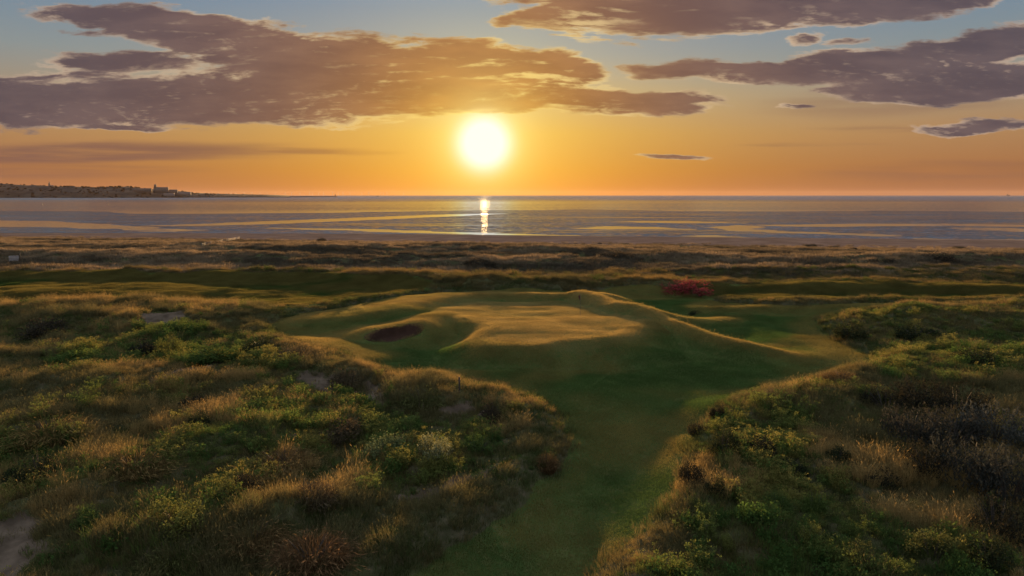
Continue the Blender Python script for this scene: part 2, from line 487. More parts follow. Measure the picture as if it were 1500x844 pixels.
def sand_sd(X, Y):
    wob = (fbm(X * 1.3, Y * 1.3, 71, 3) - .5) * 1.5
    return np.max([poly_sd(X, Y, s) for s in SANDS], axis=0) + wob * .8

# ------------------------------------------------------------------ materials
def mat(name):
    m = bpy.data.materials.new(name); m.use_nodes = True
    m.node_tree.nodes.clear()
    b = NB(m.node_tree)
    out = b.new('ShaderNodeOutputMaterial')
    return m, b, out
def pbsdf(b, out, col, rough=.8, spec=.3, normal=None):
    p = b.new('ShaderNodeBsdfPrincipled')
    b.put(p.inputs['Base Color'], col); b.put(p.inputs['Roughness'], rough)
    b.put(p.inputs['Specular IOR Level'], spec)
    if normal is not None: b.put(p.inputs['Normal'], normal)
    b.l.new(p.outputs[0], out.inputs[0])
    return p
def ripples(b, pos, ay, ax, lean):
    """a normal rocked by ripples that run along the shore: much in y, little in x"""
    q = b.new('ShaderNodeSeparateColor')
    b.put(q.inputs[0], b.noise(b.mapping(pos, scale=(.22, .6, 1)), 1, 3, .7, out=1))
    ty = b.math('SUBTRACT', b.math('MULTIPLY', b.math('SUBTRACT', q.outputs[1], .5), ay), lean)
    tx = b.math('MULTIPLY', b.math('SUBTRACT', q.outputs[0], .5), ax)
    return b.vmath('NORMALIZE', b.vec(tx, ty, 1.0))
def wet(b, out, col, rough, k, normal, ior=1.33):
    """a wet surface: matt below, a mirror on top that strengthens at grazing angles"""
    df = b.new('ShaderNodeBsdfDiffuse'); b.put(df.inputs[0], col); b.put(df.inputs['Normal'], normal)
    gl = b.new('ShaderNodeBsdfGlossy', distribution='BECKMANN'); b.put(gl.inputs['Roughness'], rough); b.put(gl.inputs['Normal'], normal)
    gl.inputs['Color'].default_value = (.97, .97, .97, 1)
    fr = b.new('ShaderNodeFresnel'); fr.inputs[0].default_value = ior; b.put(fr.inputs['Normal'], normal)
    mx = b.new('ShaderNodeMixShader'); b.put(mx.inputs[0], b.math('MULTIPLY', fr.outputs[0], k))
    b.l.new(df.outputs[0], mx.inputs[1]); b.l.new(gl.outputs[0], mx.inputs[2]); b.l.new(mx.outputs[0], out.inputs[0])
def bump(b, h, strength, dist):
    n = b.new('ShaderNodeBump'); n.inputs['Strength'].default_value = strength; n.inputs['Distance'].default_value = dist
    b.put(n.inputs['Height'], h)
    return n.outputs[0]
def plain(name, c, rough=.7, spec=.3):
    m, b, out = mat(name)
    pos = b.new('ShaderNodeNewGeometry').outputs['Position']
    n = b.noise(pos, 3.0, 4)
    c2 = tuple(x * .7 for x in c[:3]) + (1,)
    pbsdf(b, out, b.mix(n, c2, c[:3] + (1,) if len(c) > 3 else (*c, 1)), rough, spec)
    return m

def m_turf(name, c1, c2, c3):
    m, b, out = mat(name)
    pos = b.new('ShaderNodeNewGeometry').outputs['Position']
    n1 = b.noise(b.mapping(pos, scale=(1, .7, 1)), .16, 4, .6)
    n2 = b.noise(pos, 2.5, 5, .65)
    n3 = b.noise(pos, 22.0, 3, .6)
    col = b.mix(b.rng(n1, .38, .64), c1, c2)
    col = b.mix(b.rng(n2, .45, .75), col, c3)
    pbsdf(b, out, col, .9, 0.0, bump(b, n3, .6, .03))
    return m
M_FAIR = m_turf('fairway_turf', (.040, .062, .016, 1), (.062, .075, .020, 1), (.095, .085, .030, 1))
M_GREEN = m_turf('green_turf', (.062, .075, .022, 1), (.085, .085, .028, 1), (.11, .095, .035, 1))
M_ROUGH = m_turf('rough_soil', (.050, .045, .022, 1), (.060, .062, .022, 1), (.100, .078, .045, 1))

def m_sand(name, c1, c2, sc_=1.0):
    m, b, out = mat(name)
    pos = b.new('ShaderNodeNewGeometry').outputs['Position']
    n1 = b.noise(pos, .8 * sc_, 5, .6)
    n2 = b.noise(pos, 9 * sc_, 4, .6)
    col = b.mix(b.rng(n1, .35, .7), c1, c2)
    pbsdf(b, out, col, .95, 0.0, bump(b, n2, .7 if sc_ > .5 else .12, .06))
    return m
M_SAND = m_sand('dune_sand', (.074, .052, .034, 1), (.145, .102, .068, 1))
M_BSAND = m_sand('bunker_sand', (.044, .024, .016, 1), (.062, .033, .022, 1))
M_BEACH = m_sand('beach_sand', (.130, .082, .056, 1), (.185, .118, .082, 1), .15)

# ------------------------------------------------------------------ terrain: one grid, split where the surface changes
NU, NY = 860, 760
us = np.linspace(-.98, .98, NU)
ys = 12.0 * (282.0 / 12.0) ** np.linspace(0, 1, NY)
U, Yg = np.meshgrid(us, ys)
Xg = U * (Yg + 4.0)
Zg = height(Xg, Yg)
VV = np.stack([Xg, Yg, Zg], -1).reshape(-1, 3)
ii = (np.arange(NY - 1)[:, None] * NU + np.arange(NU - 1)[None]).reshape(-1)
FF = np.stack([ii, ii + 1, ii + NU + 1, ii + NU], -1)
cx = VV[FF].mean(1)
msd = mown_sd(cx[:, 0], cx[:, 1])
gsd = poly_sd(cx[:, 0], cx[:, 1], GREEN)
ssd = sand_sd(cx[:, 0], cx[:, 1])
cls = np.zeros(len(FF), int)                       # 0 rough
cls[(msd > 0)] = 1
cls[(gsd > 0)] = 2
cls[(ssd > 0) & (msd < 0)] = 3
cls[(cx[:, 1] - shore_y(cx[:, 0]) > -9 + (fbm(cx[:, 0] * .08, cx[:, 1] * .08, 77, 3) - .5) * 16)] = 4
f2 = semi_sd(cx[:, 0], cx[:, 1]) + (fbm(cx[:, 0] * .3, cx[:, 1] * .3, 78, 2) - .5) * 3
cls[(f2 > 0) & (cls == 0)] = 1
for k, (nm, mt) in enumerate([('rough_ground', M_ROUGH), ('fairway', M_FAIR), ('putting_green', M_GREEN), ('sand_path', M_SAND), ('beach', M_BEACH)]):
    f = FF[cls == k]
    u_, inv = np.unique(f, return_inverse=True)
    o = mesh_np(nm, VV[u_], inv.reshape(f.shape), mt, smooth=True)
    tag(o, kind='structure')

# bunker: a sand bowl with a turfed lip
def build_bunker():
    NR, NA = 22, 96
    a = np.linspace(0, 2 * np.pi, NA, endpoint=False)
    V = []; c, s = math.cos(BUNKER_A), math.sin(BUNKER_A)
    rr = np.linspace(1.04, 0.0, NR)
    for r in rr:
        w = r * (1 + .035 * np.sin(3 * a + 1) + .02 * np.sin(5 * a))
        lx = w * BUNKER_S[0] * np.cos(a); ly = w * BUNKER_S[1] * np.sin(a)
        X = BUNKER_C[0] + lx * c - ly * s; Y = BUNKER_C[1] + lx * s + ly * c
        V.append(np.stack([X, Y], -1))
    V = np.array(V)
    X, Y = V[..., 0], V[..., 1]
    er = bunker_r(X, Y)
    Z = height(X, Y) + 1.35 * sstep(1.02, .86, er)      # undisturbed ground
    Z0 = Z + .02 - 1.02 * sstep(1.03, .84, er) - .08 * (1 - er.clip(0, 1))
    V = np.stack([X, Y, Z0], -1).reshape(-1, 3)
    F = []
    for i in range(NR - 1):
        for j in range(NA):
            F.append((i * NA + j, i * NA + (j + 1) % NA, (i + 1) * NA + (j + 1) % NA, (i + 1) * NA + j))
    tag(mesh_np('bunker', V, np.array(F), M_BSAND, smooth=True), kind='structure')
build_bunker()

# ------------------------------------------------------------------ tidal flats and sea
POOLS = [  # strips of standing water on the flats, picture points
    [(-80, 322), (60, 324), (180, 330), (218, 333), (190, 336), (100, 334), (-80, 330)],
    [(180, 337), (215, 332), (240, 335), (300, 337), (255, 340), (215, 339)],
    [(205, 331), (300, 328), (420, 323), (520, 319), (660, 314), (740, 313), (640, 318), (520, 323), (400, 328), (280, 331)],
    [(400, 334), (560, 337), (690, 341), (800, 344), (930, 347), (800, 347), (640, 342), (480, 337)],
    [(840, 335), (890, 332), (960, 333), (1010, 336), (930, 336), (880, 336)],
    [(1040, 333), (1080, 330), (1120, 332), (1105, 336), (1150, 339), (1250, 342), (1330, 345), (1290, 347), (1180, 342), (1080, 339), (1060, 336)],
    [(1120, 330), (1250, 328), (1400, 328), (1540, 330), (1540, 333), (1400, 331), (1250, 332), (1150, 332)],
    [(1400, 334), (1460, 334), (1540, 337), (1540, 341), (1470, 338), (1420, 337)],
    [(990, 347), (1040, 345), (1120, 349), (1200, 351), (1320, 352), (1200, 353), (1080, 351)],
    [(1320, 348), (1400, 350), (1540, 351), (1540, 357), (1420, 354), (1340, 351)],
    [(900, 325), (1000, 324), (1090, 327), (1000, 327)],
]
POOLS = [PG(q, SEA) for q in POOLS]
def build_flats():
    nx, ny = 620, 420
    u = np.linspace(-1.15, 1.15, nx)
    yy = 196.0 * (930.0 / 196.0) ** np.linspace(0, 1, ny)
    Ug, Y = np.meshgrid(u, yy)
    X = Ug * Y
    sy = shore_y(X)
    t = np.clip((Y - sy) / 500, 0, 1.5)
    z = SEA + .40 * np.exp(-np.maximum(Y - sy, 0) / 34.0) + .04
    # sea edge at about 690 m, further out on the far left spit
    edge = 690 + (fbm(X * .004, Y * .004, 81, 3) - .5) * 240 + 60 * np.sin(X * .006)
    z -= .35 * sstep(-40, 60, Y - edge)
    z += (fbm(X * .012, Y * .03, 85, 4) - .5) * .10
    pool = np.max([sstep(-3.0, 2.5, poly_sd(X, Y, q) + (fbm(X * .035, Y * .16, 91, 5, .65) - .5) * 16) for q in POOLS], axis=0)
    z -= .22 * pool
    # lagoon on the left: open water between the near flats and the headland
    lag = poly_sd(X, Y, PG([(-200, 305.5), (60, 305.5), (200, 304), (345, 302), (420, 305), (480, 306.5), (560, 307.5), (560, 290), (-200, 290)], SEA))
    z -= .3 * sstep(-14, 8, lag)
    V = np.stack([X, Y, z], -1).reshape(-1, 3)
    i = (np.arange(ny - 1)[:, None] * nx + np.arange(nx - 1)[None]).reshape(-1)
    F = np.stack([i, i + 1, i + nx + 1, i + nx], -1)
    m, b, out = mat('wet_sand')
    pos = b.new('ShaderNodeNewGeometry').outputs['Position']
    n1 = b.noise(b.mapping(pos, scale=(.012, .035, 1)), 1, 6, .62)
    n3 = b.noise(b.mapping(pos, scale=(.006, .13, 1)), 1, 5, .62)
    zz = b.xyz(pos)[2]
    dry = b.rng(zz, SEA + .115, SEA + .20)
    col = b.mix(b.rng(n1, .35, .65), (.050, .037, .037, 1), (.088, .063, .057, 1))
    col = b.mix(dry, col, (.100, .064, .044, 1))
    rough = b.math('ADD', b.rng(n3, .32, .66, .03, .05), b.math('MULTIPLY', dry, .5))
    n4 = b.noise(b.mapping(pos, scale=(.0045, .075, 1)), 1, 6, .66)
    amp = b.rng(n4, .36, .60, .12, 1.0)
    bn = ripples(b, pos, b.math('MULTIPLY', amp, 1.1), .10, b.math('MULTIPLY', amp, .13))
    wet(b, out, col, rough, b.rng(dry, 0, 1, .58, .06), bn)
    tag(mesh_np('tidal_flat', V, F, m, smooth=True), kind='structure')
build_flats()

def build_sea():
    ys_ = np.concatenate([np.linspace(185, 1200, 40), 1200 * (32000 / 1200) ** np.linspace(0.02, 1, 50)])
    us_ = np.linspace(-1.6, 1.6, 60)
    Ug, Y = np.meshgrid(us_, ys_)
    X = Ug * Y
    V = np.stack([X, Y, np.full(X.shape, SEA)], -1).reshape(-1, 3)
    nx, ny = 60, len(ys_)
    i = (np.arange(ny - 1)[:, None] * nx + np.arange(nx - 1)[None]).reshape(-1)
    F = np.stack([i, i + 1, i + nx + 1, i + nx], -1)
    m, b, out = mat('sea_water')
    pos = b.new('ShaderNodeNewGeometry').outputs['Position']
    n2 = b.noise(b.mapping(pos, scale=(.0006, .0022, 1)), 1, 5, .6)
    y = b.xyz(pos)[1]
    offs = b.rng(y, 1300, 3500)                    # open water is rougher than the sheltered shallows
    mid = b.rng(y, 520, 900)
    st = b.math('MULTIPLY', b.math('ADD', b.math('ADD', b.math('MULTIPLY', offs, .85), b.math('MULTIPLY', mid, .28)), .03), b.rng(n2, .3, .7, .55, 1.25))
    bn = ripples(b, pos, b.math('MULTIPLY', st, 1.1), b.math('ADD', b.math('MULTIPLY', st, .55), b.rng(y, 600, 800, .07, .26)), b.math('ADD', b.math('MULTIPLY', st, .12), .015))
    wet(b, out, (.030, .034, .040, 1), b.math('ADD', b.math('MULTIPLY', offs, .02), .04), .92, bn)
    tag(mesh_np('sea', V, F, m, smooth=True), kind='structure')
build_sea()

# ------------------------------------------------------------------ foliage pieces
def m_leaf(name, transl=.5, instancer=True, col=None, vary=.35):
    m, b, out = mat(name)
    if instancer:
        a = b.new('ShaderNodeAttribute', attribute_type='INSTANCER'); a.attribute_name = 'tint'
        base = a.outputs['Color']
    else:
        base = col
    h = b.new('ShaderNodeAttribute', attribute_type='GEOMETRY'); h.attribute_name = 'shade'
    k = b.rng(h.outputs['Fac'], 0, 1, 1 - vary, 1 + vary, 'LINEAR')
    c = b.vmath('SCALE', base); b.put(c.node.inputs['Scale'], k)
    df = b.new('ShaderNodeBsdfDiffuse'); b.put(df.inputs[0], c)
    tr = b.new('ShaderNodeBsdfTranslucent'); b.put(tr.inputs[0], c)
    mx = b.new('ShaderNodeMixShader'); mx.inputs[0].default_value = transl
    b.l.new(df.outputs[0], mx.inputs[1]); b.l.new(tr.outputs[0], mx.inputs[2])
    b.l.new(mx.outputs[0], out.inputs[0])
    return m
M_BLADE = m_leaf('grass_blade', .5)

def m_turf_blade():
    m, b, out = mat('turf_blade')
    a = b.new('ShaderNodeAttribute', attribute_type='INSTANCER'); a.attribute_name = 'tint'
    h = b.new('ShaderNodeAttribute', attribute_type='GEOMETRY'); h.attribute_name = 'shade'
    c = b.vmath('SCALE', a.outputs['Color']); b.put(c.node.inputs['Scale'], b.rng(h.outputs['Fac'], 0, 1, .7, 1.3, 'LINEAR'))
    df = b.new('ShaderNodeBsdfDiffuse'); b.put(df.inputs[0], c)
    tr = b.new('ShaderNodeBsdfTranslucent'); b.put(tr.inputs[0], c)
    mx = b.new('ShaderNodeMixShader'); mx.inputs[0].default_value = .6
    b.l.new(df.outputs[0], mx.inputs[1]); b.l.new(tr.outputs[0], mx.inputs[2])
    b.l.new(mx.outputs[0], out.inputs[0])
    return m
M_TURFB = m_turf_blade()

def blades(n, rad, h0, h1, w, lean, seed, square=False, heads=0.0):
    g = np.random.default_rng(seed)
    if square:                          # thins out towards its rim so that neighbours blend
        bx = g.normal(0, rad * .55, n); by = g.normal(0, rad * .55, n)
    else:
        a = g.uniform(0, 2 * np.pi, n); r = rad * np.sqrt(g.random(n)); bx, by = r * np.cos(a), r * np.sin(a)
    h = g.uniform(h0, h1, n)
    az = g.uniform(0, 2 * np.pi, n)
    if not square: az = np.arctan2(by, bx) + g.normal(0, .9, n)
    ln = np.abs(g.normal(lean, lean * .5, n)) * h
    dx, dy = np.cos(az) * ln, np.sin(az) * ln
    fa = g.uniform(0, np.pi, n)
    sx, sy = np.cos(fa) * w * .5, np.sin(fa) * w * .5
    z0 = np.full(n, -.06)
    V = np.zeros((n, 5, 3))
    V[:, 0] = np.stack([bx - sx, by - sy, z0], -1); V[:, 1] = np.stack([bx + sx, by + sy, z0], -1)
    mx, my, mz = bx + dx * .35, by + dy * .35, h * .6
    V[:, 2] = np.stack([mx + sx * .8, my + sy * .8, mz], -1); V[:, 3] = np.stack([mx - sx * .8, my - sy * .8, mz], -1)
    V[:, 4] = np.stack([bx + dx, by + dy, h], -1)
    i = np.arange(n)[:, None] * 5
    Q = i + np.array([[0, 1, 2, 3]]); T = i + np.array([[3, 2, 4]])
    sh = np.repeat(g.random(n), 5)
    V = V.reshape(-1, 3)
    if heads > 0:                      # seed heads: a small spindle on some of the tips
        k = int(n * heads)
        tips = V[4::5][:k]
        L = g.uniform(.04, .08, k); ww = w * .75
        H = np.zeros((k, 4, 3))
        d = np.stack([dx[:k] * .25, dy[:k] * .25, L], -1)
        s_ = np.stack([np.cos(fa[:k]) * ww, np.sin(fa[:k]) * ww, np.zeros(k)], -1)
        H[:, 0] = tips - d * .3; H[:, 1] = tips + s_ + d * .3; H[:, 2] = tips + d; H[:, 3] = tips - s_ + d * .3
        Q = np.concatenate([Q, len(V) + np.arange(k)[:, None] * 4 + np.array([[0, 1, 2, 3]])])
        V = np.concatenate([V, H.reshape(-1, 3)]); sh = np.concatenate([sh, np.full(k * 4, 1.0)])
    return V, [Q, T], sh

def leaf_quads(C, size, g, up=.3, aspect=.5):
    """one diamond leaf on each centre"""
    n = len(C)
    d = g.normal(0, 1, (n, 3)); d[:, 2] = np.abs(d[:, 2]) * .6 + up; d /= np.linalg.norm(d, axis=1)[:, None]
    s = np.cross(d, g.normal(0, 1, (n, 3))); s /= np.linalg.norm(s, axis=1)[:, None] + 1e-9
    L = size * g.uniform(.6, 1.4, n)[:, None]
    V = np.zeros((n, 4, 3))
    V[:, 0] = C - d * L * .5; V[:, 1] = C + s * L * aspect * .5; V[:, 2] = C + d * L * .5; V[:, 3] = C - s * L * aspect * .5
    return V.reshape(-1, 3), np.arange(n)[:, None] * 4 + np.array([[0, 1, 2, 3]])

def weed(seed, n_stem=16, h=.55, rad=.35, leaf=.09, top=False):
    g = np.random.default_rng(seed)
    C = []; tops = []
    SV, SQ, sh = blades(n_stem, rad * .6, h * .6, h, .014, .35, seed)
    tip = SV[4::5]; base = (SV[0::5] + SV[1::5])[:n_stem] * .5 if False else SV[0::5][:n_stem]
    for i in range(n_stem):
        k = g.integers(7, 13)
        for t in g.uniform(.15, 1.0, k):
            C.append(base[i] + (tip[i] - base[i]) * t + g.normal(0, .035, 3))
        if top:
            for _ in range(7): tops.append(tip[i] + np.array([g.normal(0, .05), g.normal(0, .05), g.normal(.01, .02)]))
    LV, LQ = leaf_quads(np.array(C), leaf, g, .4, .55)
    V = [SV, LV]; Q = [SQ[0], LQ + len(SV)]; T = [SQ[1]]; S = [sh, np.repeat(g.random(len(C)) * .8, 4)]
    if top:
        TV, TQ = leaf_quads(np.array(tops), .04, g, .9, .9)
        Q.append(TQ + len(SV) + len(LV)); V.append(TV); S.append(np.full(len(TV), 1.0))
    return np.concatenate(V), [np.concatenate(Q), np.concatenate(T)], np.concatenate(S)

M_CROWN = m_leaf('crown_leaf', .12)
def proto(name, data, m=M_BLADE):
    V, F, sh = data
    return mesh_np(name, V, F, m, link=False, attrs={'shade': sh})

def scatter(name, protos, pos, rot, scl, tint, idx):
    """one object whose points each carry a plant"""
    me = bpy.data.meshes.new(name)
    n = len(pos)
    me.vertices.add(n)
    me.vertices.foreach_set('co', np.asarray(pos, np.float32).ravel())
    for k, a in (('rot', rot), ('scl', scl), ('tint', tint)):
        me.attributes.new(k, 'FLOAT_VECTOR', 'POINT').data.foreach_set('vector', np.asarray(a, np.float32).ravel())
    me.attributes.new('idx', 'INT', 'POINT').data.foreach_set('value', np.asarray(idx, np.int32))
    me.materials.append(M_BLADE)
    o = bpy.data.objects.new(name, me); COL.objects.link(o)
    g = bpy.data.node_groups.new(name, 'GeometryNodeTree')
    g.interface.new_socket('Geometry', in_out='INPUT', socket_type='NodeSocketGeometry')
    g.interface.new_socket('Geometry', in_out='OUTPUT', socket_type='NodeSocketGeometry')
    gi = g.nodes.new('NodeGroupInput'); go = g.nodes.new('NodeGroupOutput')
    jn = g.nodes.new('GeometryNodeJoinGeometry')
    for p in reversed(protos):
        oi = g.nodes.new('GeometryNodeObjectInfo'); oi.inputs['Object'].default_value = p; oi.inputs['As Instance'].default_value = False
        g2i = g.nodes.new('GeometryNodeGeometryToInstance')
        g.links.new(oi.outputs['Geometry'], g2i.inputs[0]); g.links.new(g2i.outputs[0], jn.inputs[0])
    ip = g.nodes.new('GeometryNodeInstanceOnPoints')
    def na(nm, dt):
        k = g.nodes.new('GeometryNodeInputNamedAttribute'); k.data_type = dt; k.inputs['Name'].default_value = nm
        return k.outputs['Attribute']
    e2r = g.nodes.new('FunctionNodeEulerToRotation')
    g.links.new(na('rot', 'FLOAT_VECTOR'), e2r.inputs[0])
    g.links.new(gi.outputs[0], ip.inputs['Points']); g.links.new(jn.outputs[0], ip.inputs['Instance'])
    ip.inputs['Pick Instance'].default_value = True
    g.links.new(na('idx', 'INT'), ip.inputs['Instance Index'])
    g.links.new(e2r.outputs[0], ip.inputs['Rotation']); g.links.new(na('scl', 'FLOAT_VECTOR'), ip.inputs['Scale'])
    g.links.new(ip.outputs[0], go.inputs[0])
    md = o.modifiers.new('plants', 'NODES'); md.node_group = g
    tag(o, kind='stuff')
    return o

def sample(density, y0, y1, uw=.86, seed=1):
    g = np.random.default_rng(seed)
    area = uw * (y1 ** 2 - y0 ** 2)
    n = int(area * density)
    Y = np.sqrt(g.uniform(y0 ** 2, y1 ** 2, n)); X = g.uniform(-uw, uw, n) * Y
    return X, Y, g
def tilt_rot(X, Y, g, k=1.0):
    e = .4
    sx = (height(X + e, Y) - height(X - e, Y)) / (2 * e); sy = (height(X, Y + e) - height(X, Y - e)) / (2 * e)
    az = g.uniform(0, 2 * np.pi, len(X))
    # rotate about z first (az), then tilt to the slope (small angles)
    return np.stack([np.arctan(sy) * k, -np.arctan(sx) * k, np.zeros(len(X))], -1), az
def lerp3(a, b, t):
    return np.asarray(a)[None] * (1 - t[:, None]) + np.asarray(b)[None] * t[:, None]

# --- mown turf: pads of short blades that follow the slope
mow = [proto('turf_pad', blades(440, .80, .030, .065, .016, .70, 100 + i, square=True), M_TURFB) for i in range(5)]
g = np.random.default_rng(5)
gx, gy = np.meshgrid(np.arange(-84, 84, .60), np.arange(22, 122, .60))
X = (gx + g.uniform(-.34, .34, gx.shape)).ravel(); Y = (gy + g.uniform(-.34, .34, gx.shape)).ravel()
k = np.abs(X) < .82 * Y; X, Y = X[k], Y[k]
sd = mown_sd(X, Y); f2 = semi_sd(X, Y)
k = ((sd > .35) | (f2 > 1)) & (bunker_r(X, Y) > 1.16)
X, Y, sd, f2 = X[k], Y[k], sd[k], f2[k]
rot, az = tilt_rot(X, Y, g)
gd = poly_sd(X, Y, GREEN) + (fbm(X * .3, Y * .3, 34, 3) - .5) * 3.0
on_green = sstep(-2.6, 2.4, gd)
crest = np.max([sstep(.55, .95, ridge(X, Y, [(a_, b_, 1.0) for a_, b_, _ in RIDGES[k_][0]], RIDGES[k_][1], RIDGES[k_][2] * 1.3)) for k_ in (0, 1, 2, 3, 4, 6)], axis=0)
zs = np.where(on_green > .5, .55, 1.0) * g.uniform(.85, 1.2, len(X)) + np.where(sd < .35, 3.2, 0) * (.4 + 1.2 * fbm(X * .3, Y * .4, 113, 3)) + .5 * sstep(1.6, .3, sd) * (1 - on_green) * (sd > .35)
dry_lit = fbm(X * .12, Y * .16, 111, 4)
dry_lit = dry_lit + .14 * sstep(.55, 1.25, height(X, Y)) + .16 * sstep(4.5, .5, sd) * sstep(42, 47, Y)  # besides patchy dryness: sunlit gold painted on mound tops and the apron edge
tint = lerp3((.072, .118, .030), (.215, .165, .048), sstep(.35, .65, dry_lit))
tint = tint * (1 - on_green[:, None] * .75) + np.array((.38, .25, .085))[None] * on_green[:, None] * .75
tint = np.where((sd < .35)[:, None], tint * np.array((.56, .60, .58)), tint)
tint = tint * (1 - .55 * crest[:, None]) + np.array((.36, .24, .075)) * .55 * crest[:, None]  # gold of low sunlight put into the blade colour along the crests
tint *= (.62 + .76 * fbm(X * .7, Y * .5, 117, 4))[:, None] * g.uniform(.9, 1.1, (len(X), 1))
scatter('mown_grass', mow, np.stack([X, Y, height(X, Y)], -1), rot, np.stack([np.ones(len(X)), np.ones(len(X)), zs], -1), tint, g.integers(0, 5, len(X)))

# --- the rough: tufts of several kinds
DRY = [proto('dry_tuft', blades(84, .34, .18, .60, .011, .45, 200 + i, heads=.3)) for i in range(4)]
GRN = [proto('green_tuft', blades(70, .34, .14, .40, .017, .55, 220 + i)) for i in range(4)]
WEED = [proto('weed_tuft', weed(240 + i)) for i in range(3)]
FLOW = [proto('flower_tuft', weed(260 + i, 18, .62, .4, .07, top=True)) for i in range(3)]

GREENS = [PG(q, .5) for q in [   # patches where leafy green weeds grow
    [(60, 530), (150, 500), (250, 480), (380, 500), (420, 540), (350, 560), (240, 540), (100, 560)],
    [(380, 560), (470, 560), (560, 610), (700, 620), (745, 660), (700, 690), (560, 705), (440, 680), (350, 640)],
    [(200, 640), (330, 620), (440, 640), (380, 700), (220, 700)],
    [(0, 640), (100, 650), (110, 720), (0, 740)],
    [(170, 700), (330, 690), (350, 760), (230, 770), (150, 740)],
    [(1090, 690), (1240, 690), (1280, 760), (1150, 770)],
    [(1000, 600), (1150, 620), (1180, 690), (1040, 690)],
    [(1040, 770), (1420, 770), (1420, 850), (1000, 850)],
    [(1200, 476), (1300, 468), (1520, 468), (1520, 560), (1300, 560), (1230, 510)],
]]
def green_field(X, Y):
    f = np.max([sstep(-2.2, 1.2, poly_sd(X, Y, q)) for q in GREENS], axis=0)
    n = fbm(X * .22, Y * .25, 131, 4)
    return np.clip(f * .75 + sstep(.42, .62, n) * .52 - .09, 0, 1)

THA = [proto('thatch_tuft', blades(90, .55, .06, .24, .014, .7, 280 + i)) for i in range(4)]
X, Y, g = sample(4.5, 20, 116, .84, 17)
sd = mown_sd(X, Y); ss = sand_sd(X, Y); f2 = semi_sd(X, Y)
keep = (sd < .02) & (f2 < 0) & ((ss < -.15) | (g.random(len(X)) < .04))
X, Y = X[keep], Y[keep]; n = len(X)
h_ = fbm(X * .25, Y * .25, 191, 4)
tint = lerp3((.060, .072, .022), (.120, .094, .036), sstep(.38, .62, h_)) * g.uniform(.7, 1.3, (n, 1))
s_ = g.uniform(.8, 1.4, n)
scatter('thatch_grass', THA, np.stack([X, Y, height(X, Y)], -1), np.stack([g.normal(0, .1, n), g.normal(0, .1, n), g.uniform(0, 6.28, n)], -1),
        np.stack([s_, s_, s_], -1), tint, g.integers(0, 4, n))

X, Y, g = sample(7.5, 20, 116, .84, 7)
sd = mown_sd(X, Y); ss = sand_sd(X, Y); f2 = semi_sd(X, Y)
keep = (sd < -.05) & (f2 < 0) & ((ss < 0) | (g.random(len(X)) < .07)) & (g.random(len(X)) < np.where(Y > 60, .6, 1.0))
X, Y, sd = X[keep], Y[keep], sd[keep]
Z = height(X, Y)
gf = green_field(X, Y) + g.normal(0, .16, len(X))
kind = np.where(gf > .55, 1, 0)
rk = g.random(len(X))
kind = np.where((gf > .62) & (rk < .42), 2, kind)
fl = fbm(X * .3, Y * .3, 141, 3)
kind = np.where((gf > .45) & (fl > .54) & (rk > .5), 3, kind)
hum = sstep(.36, .68, fbm(X * .55, Y * .6, 151, 3))
size = g.uniform(.7, 1.2, len(X)) * (.52 + .75 * hum) * (1 - .42 * sstep(-3.0, 0, sd)) * np.where(Y > 60, 1.1, 1) * (1 - .35 * sstep(-6, -1, sd) * (X < 5) * sstep(38, 44, Y)) * (1 - .35 * (X > 26) * sstep(58, 64, Y))
hue = fbm(X * .2, Y * .2, 161, 4)
hz = g.random((len(X), 1))
tints = {
    0: lerp3((.120, .100, .040), (.275, .178, .062), sstep(.36, .66, hue)),
    1: lerp3((.086, .120, .028), (.160, .152, .042), sstep(.38, .62, hue)),
    2: lerp3((.060, .104, .025), (.098, .134, .032), sstep(.38, .62, hue)),
    3: lerp3((.092, .112, .028), (.150, .132, .034), sstep(.38, .62, hue)),
}
sets = {0: ('dry_grass', DRY), 1: ('green_grass', GRN), 2: ('leafy_weeds', WEED), 3: ('flowering_weeds', FLOW)}
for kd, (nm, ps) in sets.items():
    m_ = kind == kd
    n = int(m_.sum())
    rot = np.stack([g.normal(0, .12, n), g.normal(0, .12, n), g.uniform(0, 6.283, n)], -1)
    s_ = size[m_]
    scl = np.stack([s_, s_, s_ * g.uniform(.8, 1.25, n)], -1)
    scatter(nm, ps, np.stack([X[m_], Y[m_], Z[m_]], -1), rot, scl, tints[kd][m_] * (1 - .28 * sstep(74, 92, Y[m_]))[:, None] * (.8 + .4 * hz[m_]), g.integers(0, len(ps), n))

# --- dune belt: marram in broad clumps
MAR = [proto('marram_clump', blades(110, .85, .20, .62, .03, .5, 300 + i)) for i in range(4)]
X, Y, g = sample(1.25, 100, 268, .86, 9)
sd = mown_sd(X, Y); f2 = semi_sd(X, Y)
bz = Y - shore_y(X)
thin = sstep(-30, 4, bz)
keep = (sd < -.5) & (f2 < 0) & (bz < 6) & (g.random(len(X)) > thin * .93) & (fbm(X * .12, Y * .2, 171, 3) > .22 + .2 * thin)
X, Y = X[keep], Y[keep]
n = len(X); Z = height(X, Y)
h_ = fbm(X * .05, Y * .1, 175, 4)
tint = lerp3((.092, .072, .046), (.215, .152, .088), sstep(.35, .65, h_)) * g.uniform(.6, 1.4, (n, 1))
s_ = g.uniform(.6, 1.25, n) * (.6 + .8 * fbm(X * .15, Y * .2, 179, 2))
s_ *= (.45 + .55 * sstep(104, 122, Y)) * (1 - .35 * sstep(-60, -10, Y - shore_y(X)))
scatter('marram_grass', MAR, np.stack([X, Y, Z], -1), np.stack([g.normal(0, .1, n), g.normal(0, .1, n), g.uniform(0, 6.28, n)], -1),
        np.stack([s_ * 1.2, s_ * 1.2, s_], -1), tint, g.integers(0, 4, n))

